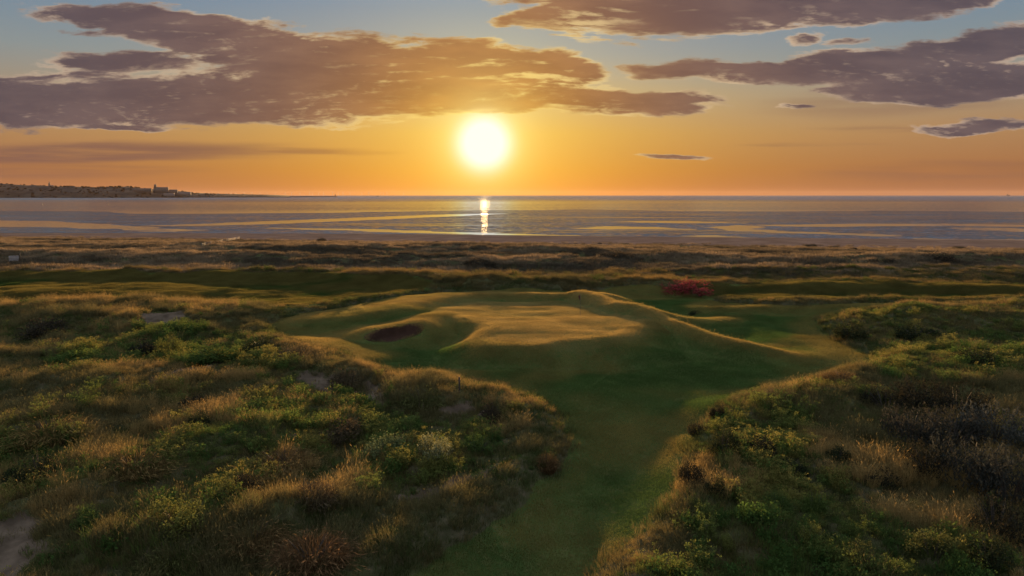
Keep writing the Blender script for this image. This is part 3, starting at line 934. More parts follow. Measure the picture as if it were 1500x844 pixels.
# ------------------------------------------------------------------ shrubs: every one a thing with foliage and stems
def m_tint(name, transl=.4, vary=.4):
    m, b, out = mat(name)
    a = b.new('ShaderNodeAttribute', attribute_type='OBJECT'); a.attribute_name = 'tint'
    h = b.new('ShaderNodeAttribute', attribute_type='GEOMETRY'); h.attribute_name = 'shade'
    k = b.rng(h.outputs['Fac'], 0, 1, 1 - vary, 1 + vary, 'LINEAR')
    c = b.vmath('SCALE', a.outputs['Color']); b.put(c.node.inputs['Scale'], k)
    df = b.new('ShaderNodeBsdfDiffuse'); b.put(df.inputs[0], c)
    tr = b.new('ShaderNodeBsdfTranslucent'); b.put(tr.inputs[0], c)
    mx = b.new('ShaderNodeMixShader'); mx.inputs[0].default_value = transl
    b.l.new(df.outputs[0], mx.inputs[1]); b.l.new(tr.outputs[0], mx.inputs[2]); b.l.new(mx.outputs[0], out.inputs[0])
    return m
M_FOL = m_tint('shrub_foliage')
M_STEM = plain('shrub_stem', (.060, .045, .032))

def shrub_data(style, seed):
    g = np.random.default_rng(seed)
    lumps = [(0, 0, .45, .55)]
    for _ in range(g.integers(7, 11)):
        a = g.uniform(0, 6.28); r = g.uniform(.25, .72)
        lumps.append((r * math.cos(a), r * math.sin(a), g.uniform(.18, .55) * (1.1 - r * .5), g.uniform(.22, .40)))
    C = []; S = []
    n = {'dense': 2600, 'spiky': 2200, 'feathery': 0, 'flowering': 2200}[style]
    if n:
        while len(C) < n:
            lx, ly, lz, lr = lumps[g.integers(0, len(lumps))]
            d = g.normal(0, 1, 3); d /= np.linalg.norm(d)
            p = np.array([lx, ly, lz]) + d * lr * g.uniform(.55, 1.08) * np.array([1, 1, 1.05])
            if p[2] < -.02: continue
            C.append(p); S.append(g.random())
    C = np.array(C) if n else np.zeros((0, 3)); S = np.array(S)
    if style == 'dense':
        V, Q = leaf_quads(C, .075, g, .25, .55); F = [Q]; sh = np.repeat(S * .8, 4)
    elif style == 'spiky':            # upright shoots carrying narrow leaves
        V, Q = leaf_quads(C, .085, g, .8, .28); sh = np.repeat(S * .8, 4)
        P2 = []
        for _ in range(70):
            lx, ly, lz, lr = lumps[g.integers(0, len(lumps))]
            a = g.uniform(0, 6.28); q = np.array([lx + lr * .7 * math.cos(a), ly + lr * .7 * math.sin(a), lz + lr * .6])
            t = np.array([g.normal(0, .25) + q[0] * .3, g.normal(0, .25) + q[1] * .3, 1.0]); t /= np.linalg.norm(t)
            for k in np.linspace(0, g.uniform(.12, .3), 9): P2.append(q + t * k + g.normal(0, .012, 3))
        V2, Q2 = leaf_quads(np.array(P2), .07, g, .9, .3)
        V = np.concatenate([V, V2]); F = [np.concatenate([Q, Q2 + len(sh)])]; sh = np.concatenate([sh, np.repeat(g.random(len(P2)), 4)])
    elif style == 'feathery':
        V, F, sh = blades(1500, .70, .35, 1.05, .017, .50, seed, heads=.3)
        rr_ = V[:, 0] ** 2 + V[:, 1] ** 2; V[:, 2] *= 1 - .62 * np.clip(rr_, 0, 1)
    else:
        V, Q = leaf_quads(C, .07, g, .35, .5); sh = np.repeat(S * .5, 4)
        up = C[C[:, 2] > .38]
        T = up[g.integers(0, len(up), 900)] + np.stack([g.normal(0, .03, 900), g.normal(0, .03, 900), g.uniform(.02, .14, 900)], -1)
        V2, Q2 = leaf_quads(T, .038, g, .9, .9)
        V = np.concatenate([V, V2]); F = [np.concatenate([Q, Q2 + len(sh)])]; sh = np.concatenate([sh, np.full(len(V2), 1.0)])
    # stems: tapered three-sided twigs from the root outwards
    SV = []; SF = []
    for i in range(14):
        a = g.uniform(0, 6.28); e = np.array([math.cos(a) * g.uniform(.15, .6), math.sin(a) * g.uniform(.15, .6), g.uniform(.45, .85)])
        b0 = np.array([math.cos(a) * .08, math.sin(a) * .08, -.08]); m0 = (b0 + e) * .5 + np.array([0, 0, .1])
        o0 = len(SV)
        for p, r in ((b0, .022), (m0, .014), (e, .005)):
            for q in range(3): SV.append(p + np.array([math.cos(q * 2.09) * r, math.sin(q * 2.09) * r, 0]))
        for lv in range(2):
            for q in range(3):
                SF.append((o0 + lv * 3 + q, o0 + lv * 3 + (q + 1) % 3, o0 + lv * 3 + 3 + (q + 1) % 3, o0 + lv * 3 + 3 + q))
    return (V, F, sh), (np.array(SV), np.array(SF))
SHRUB = {}
for st, nv in (('dense', 3), ('spiky', 3), ('feathery', 3), ('flowering', 2)):
    SHRUB[st] = []
    for i in range(nv):
        (V, F, sh), (SV, SF) = shrub_data(st, 500 + len(st) * 10 + i)
        fo = mesh_np('foliage', V, F, M_FOL, link=False, attrs={'shade': sh})
        so = mesh_np('stems', SV, SF, M_STEM, link=False)
        SHRUB[st].append((fo, so))
def on_ground(px, py):
    z = 0.4
    for _ in range(8):
        x, y = P(px, py, z)
        z = .5 * z + .5 * float(height(np.array([x]), np.array([y]))[0])
    return x, y, z
_sg = np.random.default_rng(77)
def shrub(name, style, px, py, w, h, label, tint, cat='shrub', group=None, with_parts=True):
    x, y, z = on_ground(px, py)
    d = math.hypot(x, y)
    if style == 'spiky': w, h = w * 1.35, h * 1.1
    sw, shh = w * d / FPX / 2, h * d / FPX
    fo, so = SHRUB[style][int(_sg.integers(0, len(SHRUB[style])))]
    if with_parts:
        r = bpy.data.objects.new(name, None); COL.objects.link(r); r.empty_display_size = .2
        f = fo.copy(); COL.objects.link(f); f.parent = r; f['tint'] = list(tint)
        s = so.copy(); COL.objects.link(s); s.parent = r
    else:
        r = fo.copy(); r.name = name; COL.objects.link(r); r['tint'] = list(tint)
    r.location = (x, y + sw * .35, z - .10 * shh)
    r.rotation_euler = (0, 0, float(_sg.uniform(0, 6.28)))
    r.scale = (sw, sw * .85, shh)
    tag(r, label, cat, group)
    return r
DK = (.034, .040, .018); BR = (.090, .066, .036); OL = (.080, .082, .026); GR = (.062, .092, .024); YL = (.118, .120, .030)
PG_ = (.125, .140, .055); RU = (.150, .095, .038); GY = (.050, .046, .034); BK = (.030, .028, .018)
for a in [
    # left of the fairway
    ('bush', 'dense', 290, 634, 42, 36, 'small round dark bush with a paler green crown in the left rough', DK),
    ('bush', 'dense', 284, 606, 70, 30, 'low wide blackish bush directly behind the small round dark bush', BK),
    ('bush', 'feathery', 455, 742, 96, 44, 'wide fuzzy grey brown bush below the big patch of green weeds', BR),
    ('shrub', 'flowering', 560, 676, 104, 42, 'pale flowering shrub at the left end of the green weed patch', PG_),
    ('shrub', 'flowering', 636, 680, 92, 50, 'domed pale cream flowering shrub in the middle of the green weed patch', (.16, .16, .075)),
    ('shrub', 'flowering', 700, 668, 80, 36, 'dark green leafy shrub between the domed pale shrub and the sand path', GR),
    ('bush', 'dense', 498, 650, 96, 40, 'dark domed bush with a tan top above the green weed patch', BR),
    ('bush', 'dense', 716, 624, 56, 46, 'dark brown bush on the dune bank where the sand path begins', (.06, .046, .028)),
    ('bush', 'feathery', 612, 600, 96, 40, 'heathery green lump of scrub below the golden crest of the dune bank', OL),
    ('bush', 'feathery', 506, 568, 70, 34, 'brown scrub lump on the dune bank just left of the sandy gap', BR),
    ('bush', 'feathery', 428, 532, 74, 30, 'shaggy brown scrub at the far left end of the dune bank', BR),
    ('bush', 'feathery', 800, 690, 50, 34, 'little rust brown bush at the fairway edge on the dune bank tip', (.12, .07, .03)),
    ('shrub', 'flowering', 252, 782, 130, 48, 'broad yellow green ragwort clump beside the sandy scrape', YL),
    ('shrub', 'flowering', 330, 745, 80, 44, 'yellow tipped weed clump standing behind the broad ragwort clump', OL),
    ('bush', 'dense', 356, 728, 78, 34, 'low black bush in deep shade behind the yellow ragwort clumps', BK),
    ('bush', 'feathery', 410, 690, 110, 34, 'orange topped grassy hummock left of the dark domed bush', RU),
    ('shrub', 'dense', 42, 712, 96, 50, 'dark leafy green bush at the far left above the sandy scrape', DK),
    ('shrub', 'flowering', 120, 782, 66, 38, 'thin green weed clump growing out of the sandy scrape', GR),
    ('bush', 'feathery', 365, 806, 120, 44, 'rust coloured grass hummock right of the broad ragwort clump', RU),
    ('bush', 'feathery', 450, 836, 150, 52, 'large rust brown grass hummock cut by the bottom edge near the fairway', (.13, .075, .034)),
    ('bush', 'feathery', 250, 836, 100, 40, 'olive grass hummock at the bottom edge below the ragwort clump', OL),
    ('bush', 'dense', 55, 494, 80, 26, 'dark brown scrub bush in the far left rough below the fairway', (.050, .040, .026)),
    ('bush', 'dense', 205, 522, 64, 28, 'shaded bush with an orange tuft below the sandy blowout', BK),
    ('shrub', 'flowering', 245, 520, 46, 30, 'yellow green weed clump just right of the shaded bush below the blowout', YL),
    ('shrub', 'dense', 130, 545, 90, 24, 'green leafy weed bank above the grassy tongue on the left', GR),
    ('shrub', 'dense', 300, 530, 110, 24, 'long green weed bank at the right end of the grassy tongue', GR),
    ('bush', 'dense', 380, 520, 80, 26, 'dark green bush under the far end of the dune bank', DK),
    ('bush', 'feathery', 60, 650, 110, 36, 'golden grass hummock in the left rough above the dark leafy bush', (.17, .115, .04)),
    ('bush', 'feathery', 190, 700, 110, 40, 'golden brown grass hummock left of the low black bush', (.17, .11, .04)),
    # right of the fairway
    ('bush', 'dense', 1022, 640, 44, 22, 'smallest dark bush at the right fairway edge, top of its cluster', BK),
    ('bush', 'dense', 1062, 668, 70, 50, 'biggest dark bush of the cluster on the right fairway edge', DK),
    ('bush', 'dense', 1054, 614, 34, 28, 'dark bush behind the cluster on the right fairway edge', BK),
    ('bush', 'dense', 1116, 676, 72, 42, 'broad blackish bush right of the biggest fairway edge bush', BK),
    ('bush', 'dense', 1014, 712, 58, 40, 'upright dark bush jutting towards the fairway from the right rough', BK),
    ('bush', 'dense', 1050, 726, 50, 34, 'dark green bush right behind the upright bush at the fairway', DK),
    ('bush', 'dense', 1160, 704, 72, 32, 'dull green bush below the broad blackish bush in the right rough', DK),
    ('shrub', 'feathery', 1142, 752, 56, 44, 'bright green bushy tuft in the middle of the right rough', GR),
    ('shrub', 'feathery', 1196, 754, 48, 46, 'taller bright green tuft with a twin on its left', (.075, .105, .026)),
    ('bush', 'dense', 1232, 680, 50, 30, 'round dark green bush at the left foot of the thorn thicket', DK),
    ('shrub', 'flowering', 1190, 806, 74, 40, 'yellow green shrub left of the bottom middle of the right rough', YL),
    ('shrub', 'flowering', 1268, 838, 84, 42, 'yellow green shrub cut by the bottom edge of the right rough', OL),
    ('shrub', 'flowering', 1064, 816, 44, 40, 'small yellow green shrub nearest the fairway in the right foreground', YL),
    ('shrub', 'flowering', 1378, 826, 90, 46, 'leafy olive shrub in the right foreground below the thorn thicket', OL),
    ('shrub', 'dense', 1460, 836, 90, 46, 'dark green shrub in the bottom right corner', DK),
    ('shrub', 'flowering', 1345, 756, 40, 24, 'small orange green flowering shrub in the golden grass below the thicket', (.17, .13, .035)),
    ('shrub', 'spiky', 1308, 606, 72, 40, 'black thorn bush at the left end of the upper thicket row', BK),
    ('shrub', 'spiky', 1362, 606, 84, 44, 'black thorn bush in the middle of the upper thicket row', BK),
    ('shrub', 'spiky', 1416, 612, 84, 40, 'black thorn bush at the right end of the upper thicket row', BK),
    ('shrub', 'spiky', 1345, 656, 84, 48, 'grey brown thorn bush at the left end of the big thicket', GY),
    ('shrub', 'spiky', 1405, 664, 100, 52, 'grey thorn bush at the top middle of the big thicket', GY),
    ('shrub', 'spiky', 1474, 660, 100, 52, 'grey thorn bush at the top right of the big thicket', (.066, .066, .052)),
    ('shrub', 'spiky', 1372, 704, 84, 46, 'dark thorn bush at the lower left of the big thicket', BK),
    ('shrub', 'spiky', 1440, 722, 110, 62, 'large dark thorn bush in the heart of the big thicket', (.042, .042, .032)),
    ('shrub', 'spiky', 1500, 744, 100, 66, 'dark thorn bush at the right edge below the big thicket', (.046, .046, .036)),
    ('shrub', 'spiky', 1478, 790, 90, 50, 'lowest dark thorn bush of the big thicket', BK),
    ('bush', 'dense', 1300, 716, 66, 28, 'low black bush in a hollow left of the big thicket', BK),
    ('shrub', 'feathery', 1132, 584, 26, 20, 'little pale feathery clump on the grassy rim right of the fairway', (.16, .12, .06)),
    ('shrub', 'feathery', 1235, 560, 60, 18, 'orange grass clump on the rim of the rough beside the fairway end', RU),
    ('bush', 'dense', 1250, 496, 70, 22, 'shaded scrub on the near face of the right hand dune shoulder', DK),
    ('bush', 'dense', 1350, 500, 90, 22, 'long dark scrub below the crest of the right hand dune shoulder', DK),
    ('bush', 'dense', 1450, 540, 90, 26, 'dark green scrub in the right rough between shoulder and thicket', DK),
    # beyond the green
    ('shrub', 'flowering', 1018, 428, 128, 18, 'bright red flowering bush on the dune bank beyond the green', (.26, .046, .042)),
    ('bush', 'dense', 1020, 461, 34, 6, 'thin dark scrub line on the bank below the red bush', DK),
    ('bush', 'dense', 700, 391, 70, 14, 'dark hollow of scrub in the dunes below the sun', (.05, .042, .028)),
    ('bush', 'dense', 900, 379, 60, 13, 'round brown bush in the dunes right of the sun track', (.05, .042, .028)),
    ('bush', 'dense', 1390, 384, 90, 13, 'long dark bush in the dunes at the far right', (.045, .038, .026)),
    ('bush', 'dense', 1300, 388, 60, 10, 'dark bush left of the long dark dune bush', (.045, .038, .026)),
]:
    shrub(*a)
# scrub dotted along the inner edge of the beach: too far to show more than a dark tuft each
_bg = np.random.default_rng(91)
for i in range(70):
    px = _bg.uniform(5, 1495)
    base = 346 + 5 * abs(px - 250) / 1250 + 9 * (px / 1500) ** 1.5
    py = base + 3 + 15 * _bg.random() ** .7
    w = _bg.uniform(7, 22); h = w * _bg.uniform(.18, .36)
    shrub('bush', ['dense', 'feathery'][i % 2], px, py, w, h, 'small dark bush dotted among dune grass by the beach', (.058, .049, .032), 'shrub', 'bushes along the beach edge', with_parts=False)

# ------------------------------------------------------------------ built things
def bm_tube(pts, r, n=10, r2=None):
    V = []; F = []
    m_ = len(pts)
    for i, p in enumerate(pts):
        rr = r if r2 is None else r + (r2 - r) * i / (m_ - 1)
        a = np.array(pts[min(i + 1, m_ - 1)], float) - np.array(pts[max(i - 1, 0)], float); a /= np.linalg.norm(a)
        s_ = np.cross(a, (0, 1, 0) if abs(a[1]) < .9 else (1, 0, 0)); s_ /= np.linalg.norm(s_); t_ = np.cross(a, s_)
        for k in range(n):
            q = 2 * math.pi * k / n
            V.append(np.array(p) + s_ * rr * math.cos(q) + t_ * rr * math.sin(q))
    for i in range(m_ - 1):
        for k in range(n): F.append((i * n + k, i * n + (k + 1) % n, (i + 1) * n + (k + 1) % n, (i + 1) * n + k))
    V.append(np.array(pts[-1], float)); c = len(V) - 1
    T = [((m_ - 1) * n + k, (m_ - 1) * n + (k + 1) % n, c) for k in range(n)]
    return np.array(V), [np.array(F), np.array(T)]
def box(x0, x1, y0, y1, z0, z1, ch=0.0):
    V = np.array([(x, y, z) for z in (z0, z1) for y in (y0, y1) for x in (x0, x1)], float)
    F = np.array([(0, 2, 3, 1), (4, 5, 7, 6), (0, 1, 5, 4), (2, 6, 7, 3), (0, 4, 6, 2), (1, 3, 7, 5)])
    return V, F
def boxes(bs):
    V = []; F = []
    for b_ in bs:
        v, f = box(*b_); F.append(f + sum(len(q) for q in V)); V.append(v)
    return np.concatenate(V), np.concatenate(F)
def empty(name, loc, rz=0):
    o = bpy.data.objects.new(name, None); COL.objects.link(o); o.location = loc; o.rotation_euler = (0, 0, rz); o.empty_display_size = .3
    return o
M_POLE = plain('painted_pole', (.10, .09, .06), .5)
M_FLAG = plain('flag_cloth', (.13, .035, .025), .9)
M_WOOD = plain('weathered_wood', (.17, .135, .105), .85)
M_PALE = plain('pale_boards', (.38, .32, .28), .8)
M_DARK = plain('dark_timber', (.045, .036, .028), .85)

# flagstick on the green
fx, fy, fz = on_ground(850, 462)
t = empty('golf_flagstick', (fx, fy, fz))
tag(t, 'slender golf flagstick with a limp dark flag standing on the green', 'flagstick')
V, F = bm_tube([(0, 0, -.1), (0, 0, 1.2), (-.03, 0, 2.32)], .022, 10, .016); mesh_np('pole', V, F, M_POLE, True, parent=t)
fl = []; ff = []
for i in range(9):
    for j in range(7):
        w_ = j / 6
        fl.append((-.03 - w_ * (.16 + .05 * math.sin(i * .8)), .05 * math.sin(w_ * 9 + i * .5) * w_ + .012, 2.30 - i * .062 - w_ * .20 - .04 * math.sin(w_ * 5)))
for i in range(8):
    for j in range(6): ff.append((i * 7 + j, i * 7 + j + 1, (i + 1) * 7 + j + 1, (i + 1) * 7 + j))
mesh_np('flag', np.array(fl), np.array(ff), M_FLAG, True, parent=t)
V, F = bm_tube([(0, 0, -.1), (0, 0, .012)], .054, 14); mesh_np('hole_cup', V, F, M_PALE, False, parent=t)

# pale slatted board and the dark post beside it, far left
sx, sy_, sz = on_ground(21, 386)
t = empty('slatted_board', (sx, sy_, sz + .1), math.atan2(-sx, sy_))
tag(t, 'small pale slatted wooden board on short legs at the far left edge of the dunes', 'board')
for k in range(4):
    mesh_np('slat', *box(-.78, .78, -.03, .03, .28 + k * .27, .50 + k * .27), M_PALE, parent=t)
for s_ in (-1, 1):
    mesh_np('leg', *box(s_ * .62 - .05, s_ * .62 + .05, .033, .13, -.4, 1.36), M_WOOD, parent=t)
sx, sy_, sz = on_ground(30, 386)
t = empty('timber_post', (sx, sy_, sz + .1))
tag(t, 'dark timber post with a pointed cap beside the pale slatted board', 'post')
V, F = bm_tube([(0, 0, -.4), (0, 0, 1.2), (0, 0, 1.75)], .11, 8, .09); mesh_np('shaft', V, F, M_DARK, parent=t)
V, F = bm_tube([(0, 0, 1.753), (0, 0, 1.9)], .11, 8, .02); mesh_np('cap', V, F, M_DARK, parent=t)

# marker stake on the dune bank
sx, sy_, sz = on_ground(673, 576)
t = empty('marker_stake', (sx, sy_, sz))
tag(t, 'short dark marker stake standing on the grassy dune bank beside the fairway', 'stake')
V, F = bm_tube([(0, 0, -.2), (0, 0, .55), (0, 0, 1.0)], .06, 8, .05); mesh_np('stake_shaft', V, F, M_DARK, parent=t)
V, F = bm_tube([(0, 0, 1.003), (0, 0, 1.09)], .062, 8, .04); mesh_np('stake_top', V, F, M_DARK, parent=t)

# fence through the dunes
pa = [on_ground(296 + k * (352 - 296) / 9, 364 - k * 12 / 9) for k in range(10)]
t = empty('wooden_fence', (pa[0][0], pa[0][1], pa[0][2]))
tag(t, 'low pale wooden fence climbing diagonally through the dune grass on the left', 'fence')
o0 = np.array(pa[0])
rel = [np.array(p) - o0 for p in pa]
for p in rel:
    V, F = bm_tube([p + (0, 0, -.3), p + (0, 0, .6), p + (0, 0, 1.25)], .09, 8, .08); mesh_np('post', V, F, M_WOOD, parent=t)
for hh in (.75, 1.1):
    for a_, b_ in zip(rel[:-1], rel[1:]):
        V, F = bm_tube([a_ + (0, -.1, hh), (a_ + b_) / 2 + (0, -.1, hh - .02), b_ + (0, -.1, hh)], .05, 6); mesh_np('rail', V, F, M_WOOD, parent=t)

# ------------------------------------------------------------------ across the bay
def far(px, Y, z):
    return ((px - 750.0) / FPX * Y / math.cos(PITCH) * 1.0, Y, z)
def far_h(py, Y):                      # height of what stands at distance Y and reaches picture row py
    v = (422.0 - py) / FPX
    dy = math.cos(PITCH) + v * math.sin(PITCH); dz = -math.sin(PITCH) + v * math.cos(PITCH)
    return CAM_H + dz / dy * Y
SIL = [(-420, 262), (-200, 266), (0, 269), (40, 270.5), (85, 273), (120, 273.5), (150, 275), (185, 273.5), (200, 273.5), (225, 277), (250, 277.5), (270, 280), (290, 282.6), (330, 284), (400, 285.4), (430, 286.4)]
def hl_dist(px):
    return 4000 + 900 * np.clip((px - 150) / 280, 0, 1)
def headland():
    nx, nd = 260, 26
    px = np.linspace(-420, 430, nx)
    V = np.zeros((nd, nx, 3))
    top = np.interp(px, [s[0] for s in SIL], [s[1] for s in SIL])
    for j in range(nd):
        q = j / (nd - 1)
        Y = hl_dist(px) + q * 900
        hz = np.array([far_h(t_, y_) for t_, y_ in zip(top, hl_dist(px) + 330)]) - SEA
        prof = sstep(0, .12, q) * .55 + sstep(.1, .36, q) * .45 if q < .5 else 1 - sstep(.6, 1, q) * 1.1
        n_ = fbm(px * .06, np.full(nx, q * 9), 201, 4) - .5
        V[j, :, 0] = (px - 750) / FPX * Y / math.cos(PITCH); V[j, :, 1] = Y
        V[j, :, 2] = SEA - 3 + np.maximum(hz + 3, 2) * (prof + n_ * .16 * prof) if j else SEA - 4
    i = (np.arange(nd - 1)[:, None] * nx + np.arange(nx - 1)[None]).reshape(-1)
    F = np.stack([i, i + 1, i + nx + 1, i + nx], -1)
    m, b, out = mat('headland_ground')
    pos = b.new('ShaderNodeNewGeometry').outputs['Position']
    n1 = b.noise(b.mapping(pos, scale=(.012, .012, .03)), 1, 5, .6)
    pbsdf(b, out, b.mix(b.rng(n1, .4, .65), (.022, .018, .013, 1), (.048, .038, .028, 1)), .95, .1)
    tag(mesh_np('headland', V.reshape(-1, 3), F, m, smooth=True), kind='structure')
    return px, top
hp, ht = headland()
# wood on the headland: crowns that read as one mass
def crown(seed):
    g = np.random.default_rng(seed)
    C = g.normal(0, 1, (170, 3)); C /= np.linalg.norm(C, axis=1)[:, None]
    C *= g.uniform(.5, 1.0, (170, 1)); C[:, 2] = C[:, 2] * .8 + .75
    V, Q = leaf_quads(C, .42, g, .2, .8)
    return V, [Q], np.repeat(g.random(170), 4)
CR = [proto('tree_crown', crown(700 + i), M_CROWN) for i in range(3)]
g = np.random.default_rng(31)
n = 900
px = g.uniform(-400, 400, n); q = g.uniform(.02, .42, n)
px = np.where((px > 225) & (px < 275) & (q > .2), px - 60, px)
top = np.interp(px, [s[0] for s in SIL], [s[1] for s in SIL])
Yd = hl_dist(px)
hz = np.array([far_h(t_, y_) for t_, y_ in zip(top, Yd + 330)]) - SEA
prof = sstep(0, .12, q) * .55 + sstep(.1, .36, q) * .45
Y = Yd + q * 900
s_ = g.uniform(2.0, 5.5, n) * np.clip(hz / 35, .35, 1.15)
pos = np.stack([(px - 750) / FPX * Y / math.cos(PITCH), Y, SEA - 3 + np.maximum(hz + 3, 2) * prof * .98 - 1], -1)
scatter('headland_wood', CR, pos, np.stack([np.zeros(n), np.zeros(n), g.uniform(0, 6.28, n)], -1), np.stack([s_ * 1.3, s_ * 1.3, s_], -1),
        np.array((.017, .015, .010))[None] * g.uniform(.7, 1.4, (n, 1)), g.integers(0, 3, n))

M_STONE = plain('old_stone', (.11, .088, .072), .9)
M_ROOF = plain('slate_roof', (.10, .08, .075), .8)
M_RENDER = plain('pale_render', (.20, .165, .14), .85)
def gable(x0, x1, y0, y1, z0, z1):
    ym = (y0 + y1) / 2
    V = np.array([(x0, y0, z0), (x1, y0, z0), (x1, y1, z0), (x0, y1, z0), (x0, ym, z1), (x1, ym, z1)], float)
    return V, [np.array([(0, 1, 5, 4), (2, 3, 4, 5), (3, 2, 1, 0)]), np.array([(0, 4, 3), (1, 2, 5)])]
def far_place(px, py, Y):
    return ((px - 750) / FPX * Y / math.cos(PITCH), Y, far_h(py, Y))
# church with a spire
x, y, z = far_place(86, 274, 4290)
t = empty('church', (x, y, z - 14)); tag(t, 'distant church with a thin spire on the wooded headland skyline', 'church')
mesh_np('nave', *box(4, 26, -6, 6, 0, 18), M_STONE, parent=t); mesh_np('roof', *gable(3.5, 26.5, -7, 7, 18.02, 25), M_ROOF, parent=t)
mesh_np('tower', *box(-4, 3.9, -4, 4, 0, 30), M_STONE, parent=t)
V = np.array([(-4.2, -4.2, 30.02), (4.1, -4.2, 30.02), (4.1, 4.2, 30.02), (-4.2, 4.2, 30.02), (0, 0, 50)], float)
mesh_np('spire', V, [np.array([(3, 2, 1, 0)]), np.array([(0, 1, 4), (1, 2, 4), (2, 3, 4), (3, 0, 4)])], M_ROOF, parent=t)
# clifftop buildings
def block(name, label, px0, px1, ytop, ybase, Y, m, rf=2.0, extra=None):
    w_ = (px1 - px0) / FPX * Y
    x, y, z = far_place((px0 + px1) / 2, ybase, Y)
    h_ = far_h(ytop, Y) - z
    t = empty(name, (x, y, z - 10)); tag(t, label, 'building')
    h_ += 10
    mesh_np('wall', *box(-w_ / 2, w_ / 2, -9, 9, 0, h_), m, parent=t)
    mesh_np('roof', *gable(-w_ / 2 - .6, w_ / 2 + .6, -9.8, 9.8, h_ + .02, h_ + rf * 2), M_ROOF, parent=t)
    wins = []
    for r_ in range(max(1, int((h_ - 12) / 4.5))):
        for c_ in range(max(2, int(w_ / 6))):
            xx = -w_ / 2 + 3 + c_ * (w_ - 6) / max(1, int(w_ / 6) - 1)
            wins.append((xx - .8, xx + .8, -9.08, -9.003, 12 + r_ * 4.2, 14.2 + r_ * 4.2))
    for wb in wins[:24]: mesh_np('window', *box(*wb), M_DARK, parent=t)
    return t, w_, h_
t, w_, h_ = block('seafront_hotel', 'long clifftop building at the point of the headland with a square turret', 236, 256, 275.2, 281, 4330, M_STONE)
mesh_np('turret', *box(-w_ / 2 + 4, -w_ / 2 + 15, -8.9, 4, h_ + .05, h_ + 17), M_STONE, parent=t)
mesh_np('turret_cap', *gable(-w_ / 2 + 3.4, -w_ / 2 + 15.6, -9.4, 4.6, h_ + 17.02, h_ + 21), M_ROOF, parent=t)
block('apartment_block', 'flat fronted block stepping down right of the turreted clifftop building', 256.6, 269, 278.2, 283, 4380, M_STONE, 1.0)
block('apartment_block', 'lowest stepped block at the seaward end of the headland', 269.6, 288, 281.6, 284, 4440, M_RENDER, 1.0)
block('terrace_houses', 'pale seafront terrace at the foot of the clifftop buildings', 250, 264, 283.2, 285.4, 4260, M_RENDER, 1.0)
block('terrace_houses', 'grey row of houses left of the turreted clifftop building', 205, 232, 276.6, 280, 4320, M_STONE, 1.5)

# harbour arm
M_CONC = plain('harbour_concrete', (.045, .036, .033), .95, 0.0)
xa = far_place(385, 288, 5000); xb = far_place(497, 288, 6500)
t = empty('breakwater', (xa[0], xa[1], SEA)); tag(t, 'long low harbour breakwater reaching out from the headland, with a stubby end light', 'breakwater')
dx_, dy_ = xb[0] - xa[0], xb[1] - xa[1]
L_ = math.hypot(dx_, dy_); t.rotation_euler = (0, 0, math.atan2(dy_, dx_))
V = np.array([(0, -14, -4), (L_, -14, -4), (L_, 14, -4), (0, 14, -4), (0, -7, 7), (L_, -7, 7), (L_, 7, 7), (0, 7, 7)], float)
mesh_np('arm', V, np.array([(3, 2, 1, 0), (4, 5, 6, 7), (0, 1, 5, 4), (1, 2, 6, 5), (2, 3, 7, 6), (3, 0, 4, 7)]), M_CONC, parent=t)
V, F = bm_tube([(L_ - 20, 0, 7.02), (L_ - 20, 0, 16), (L_ - 20, 0, 24)], 4.5, 10, 3.2); mesh_np('light_tower', V, F, M_STONE, parent=t)

# wind farm on the horizon: one turbine, then copies
M_TURB = plain('turbine_paint', (.42, .40, .38), .6)
def turbine_data(ph):
    V1, F1 = bm_tube([(0, 0, -6), (0, 0, 35), (0, 0, 70)], 2.6, 8, 1.7)
    v2, f2_ = box(-1.8, 1.8, -4, 5, 68.5, 72.5)
    Vs = [V1, v2]; Q = [F1[0], f2_ + len(V1)]; T = [F1[1]]
    for k in range(3):
        a = ph + k * 2.0944
        d = np.array([math.cos(a), 0, math.sin(a)]); s_ = np.array([-math.sin(a), 0, math.cos(a)]); c = np.array([0, -5.2, 70.5])
        o = sum(len(v) for v in Vs)
        bl = []
        for r_, w_ in ((1.5, 1.2), (10, 1.9), (44, .4)):
            for sg, dp in ((-1, -.4), (1, -.4), (1, .4), (-1, .4)): bl.append(c + d * r_ + s_ * sg * w_ + np.array([0, dp, 0]))
        Vs.append(np.array(bl)); q = []
        for lv in range(2):
            for e in range(4): q.append((o + lv * 4 + e, o + lv * 4 + (e + 1) % 4, o + lv * 4 + 4 + (e + 1) % 4, o + lv * 4 + 4 + e))
        q.append((o + 8, o + 9, o + 10, o + 11)); q.append((o + 3, o + 2, o + 1, o))
        Q.append(np.array(q))
    return np.concatenate(Vs), [np.concatenate(Q), np.concatenate(T)]
tp = [mesh_np('wind_turbine', *turbine_data(ph), M_TURB, link=False) for ph in (.3, .9, 1.6)]
for k, (px, Y) in enumerate([(308, 17500), (314, 19000), (328, 18200), (340, 20000), (346, 17800), (353, 19500), (365, 18500), (376, 17600), (388, 19800), (398, 18300), (410, 20000),
                             (424, 17300), (433, 16500), (445, 19000), (459, 17200), (463, 19500), (472, 18800), (479, 17600), (492, 14500), (500, 18200), (507, 16800), (517, 19700),
                             (534, 18500), (544, 17000), (561, 16800), (565, 19000), (570, 16800), (594, 19800)]):
    o = tp[k % 3].copy(); o.name = 'wind_turbine'; COL.objects.link(o)
    o.location = ((px - 750) / FPX * Y / math.cos(PITCH), Y, SEA); o.rotation_euler = (0, 0, .35)
    tag(o, 'tiny slender wind turbine standing in the sea on the horizon left of the sun', 'wind turbine', 'wind turbines far out at sea')

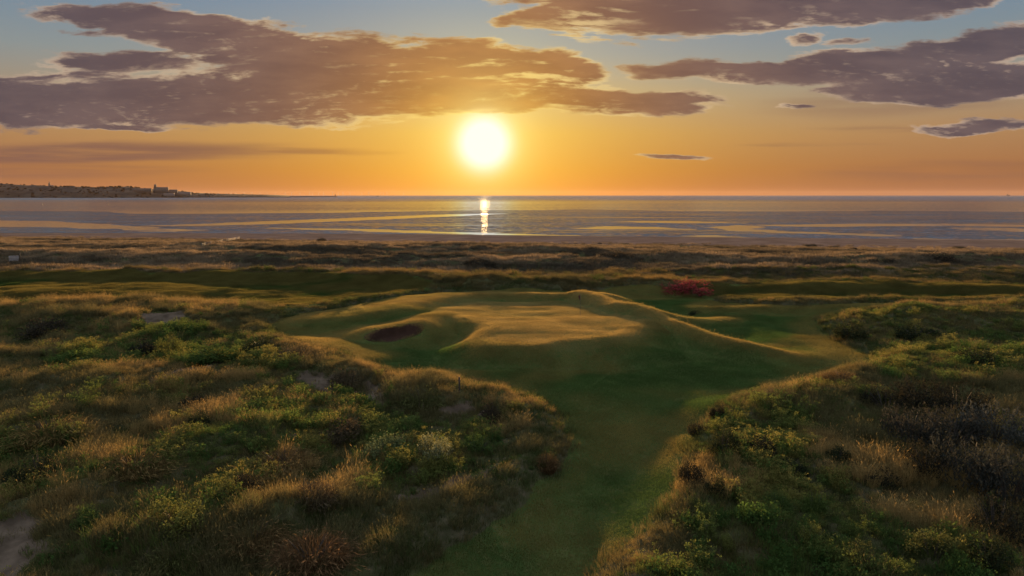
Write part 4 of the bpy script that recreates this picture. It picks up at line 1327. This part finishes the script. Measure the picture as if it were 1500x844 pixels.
# vessels and marks
M_HULL = plain('dark_hull', (.05, .045, .05), .5)
def hull(L, B, D):
    st = [(-.5, .8, .0), (-.3, 1, .0), (.1, 1, 0), (.35, .7, .02), (.5, .04, .08)]
    V = []; F = []
    for s_, b_, r_ in st:
        for zz, kk in ((-.4 * D, .55), (D * (1 + r_ * 4), 1.0)):
            V += [(s_ * L, -b_ * B / 2 * kk, zz), (s_ * L, b_ * B / 2 * kk, zz)]
    for i in range(4):
        a = i * 4; c = a + 4
        F += [(a, c, c + 2, a + 2), (a + 1, a + 3, c + 3, c + 1), (a + 2, c + 2, c + 3, a + 3), (a, a + 1, c + 1, c)]
    F += [(0, 2, 3, 1), (16, 17, 19, 18)]
    return np.array(V, float), np.array(F)
def ship(name, label, cat, px, Y, L, B, D, rz, sup):
    t = empty(name, ((px - 750) / FPX * Y / math.cos(PITCH), Y, SEA), rz); tag(t, label, cat)
    mesh_np('hull', *hull(L, B, D), M_HULL, parent=t)
    for nm, bx_ in sup: mesh_np(nm, *box(*bx_), M_RENDER if nm != 'mast' else M_HULL, parent=t)
ship('cargo_ship', 'faint cargo ship on the horizon at the far right', 'ship', 1464, 19000, 150, 26, 16, .3,
     [('deckhouse', (-55, -30, -10, 10, 16.02, 46)), ('mast', (-44, -41, -1.5, 1.5, 46.02, 60)), ('crane', (10, 14, -2, 2, 16.5, 42)), ('hatch_cover', (-20, 50, -9, 9, 16.6, 21))])
ship('fishing_boat', 'small dark boat on the horizon between breakwater and sun', 'boat', 557, 9000, 34, 9, 5, .1,
     [('wheelhouse', (-9, 2, -3, 3, 5.02, 12)), ('mast', (-3, -2.4, -.3, .3, 12.02, 19))])
def mark(name, label, cat, px, py, h_):
    x, y = P(px, py, SEA)
    t = empty(name, (x, y, SEA)); tag(t, label, cat)
    V, F = bm_tube([(0, 0, -.5), (0, 0, h_ * .35), (0, 0, h_ * .5)], h_ * .16, 10, h_ * .10); mesh_np('float', V, F, M_HULL, parent=t)
    V, F = bm_tube([(0, 0, h_ * .5), (0, 0, h_)], h_ * .045, 8); mesh_np('pole', V, F, M_HULL, parent=t)
    V, F = bm_tube([(0, 0, h_), (0, 0, h_ * 1.18)], h_ * .12, 8, h_ * .02); mesh_np('topmark', V, F, M_HULL, parent=t)
mark('channel_buoy', 'dark channel buoy on the water off the end of the breakwater', 'buoy', 512, 295, 4.5)
mark('channel_buoy', 'thin channel buoy in the lagoon below the headland church', 'buoy', 62, 301, 3.5)
mark('channel_buoy', 'squat channel buoy in the lagoon midway along the headland', 'buoy', 158, 299.5, 3.0)

# ------------------------------------------------------------------ sea air
def haze(density):
    m, b, out = mat('sea_air')
    v = b.new('ShaderNodeVolumePrincipled')
    v.inputs['Color'].default_value = (.92, .66, .50, 1)
    v.inputs['Density'].default_value = density
    v.inputs['Anisotropy'].default_value = .3
    b.l.new(v.outputs[0], out.inputs['Volume'])
    V, F = box(-54000, 54000, -60, 33000, SEA - 5, 175)
    tag(mesh_np('haze', V, F, m), kind='stuff')
haze(6e-6)
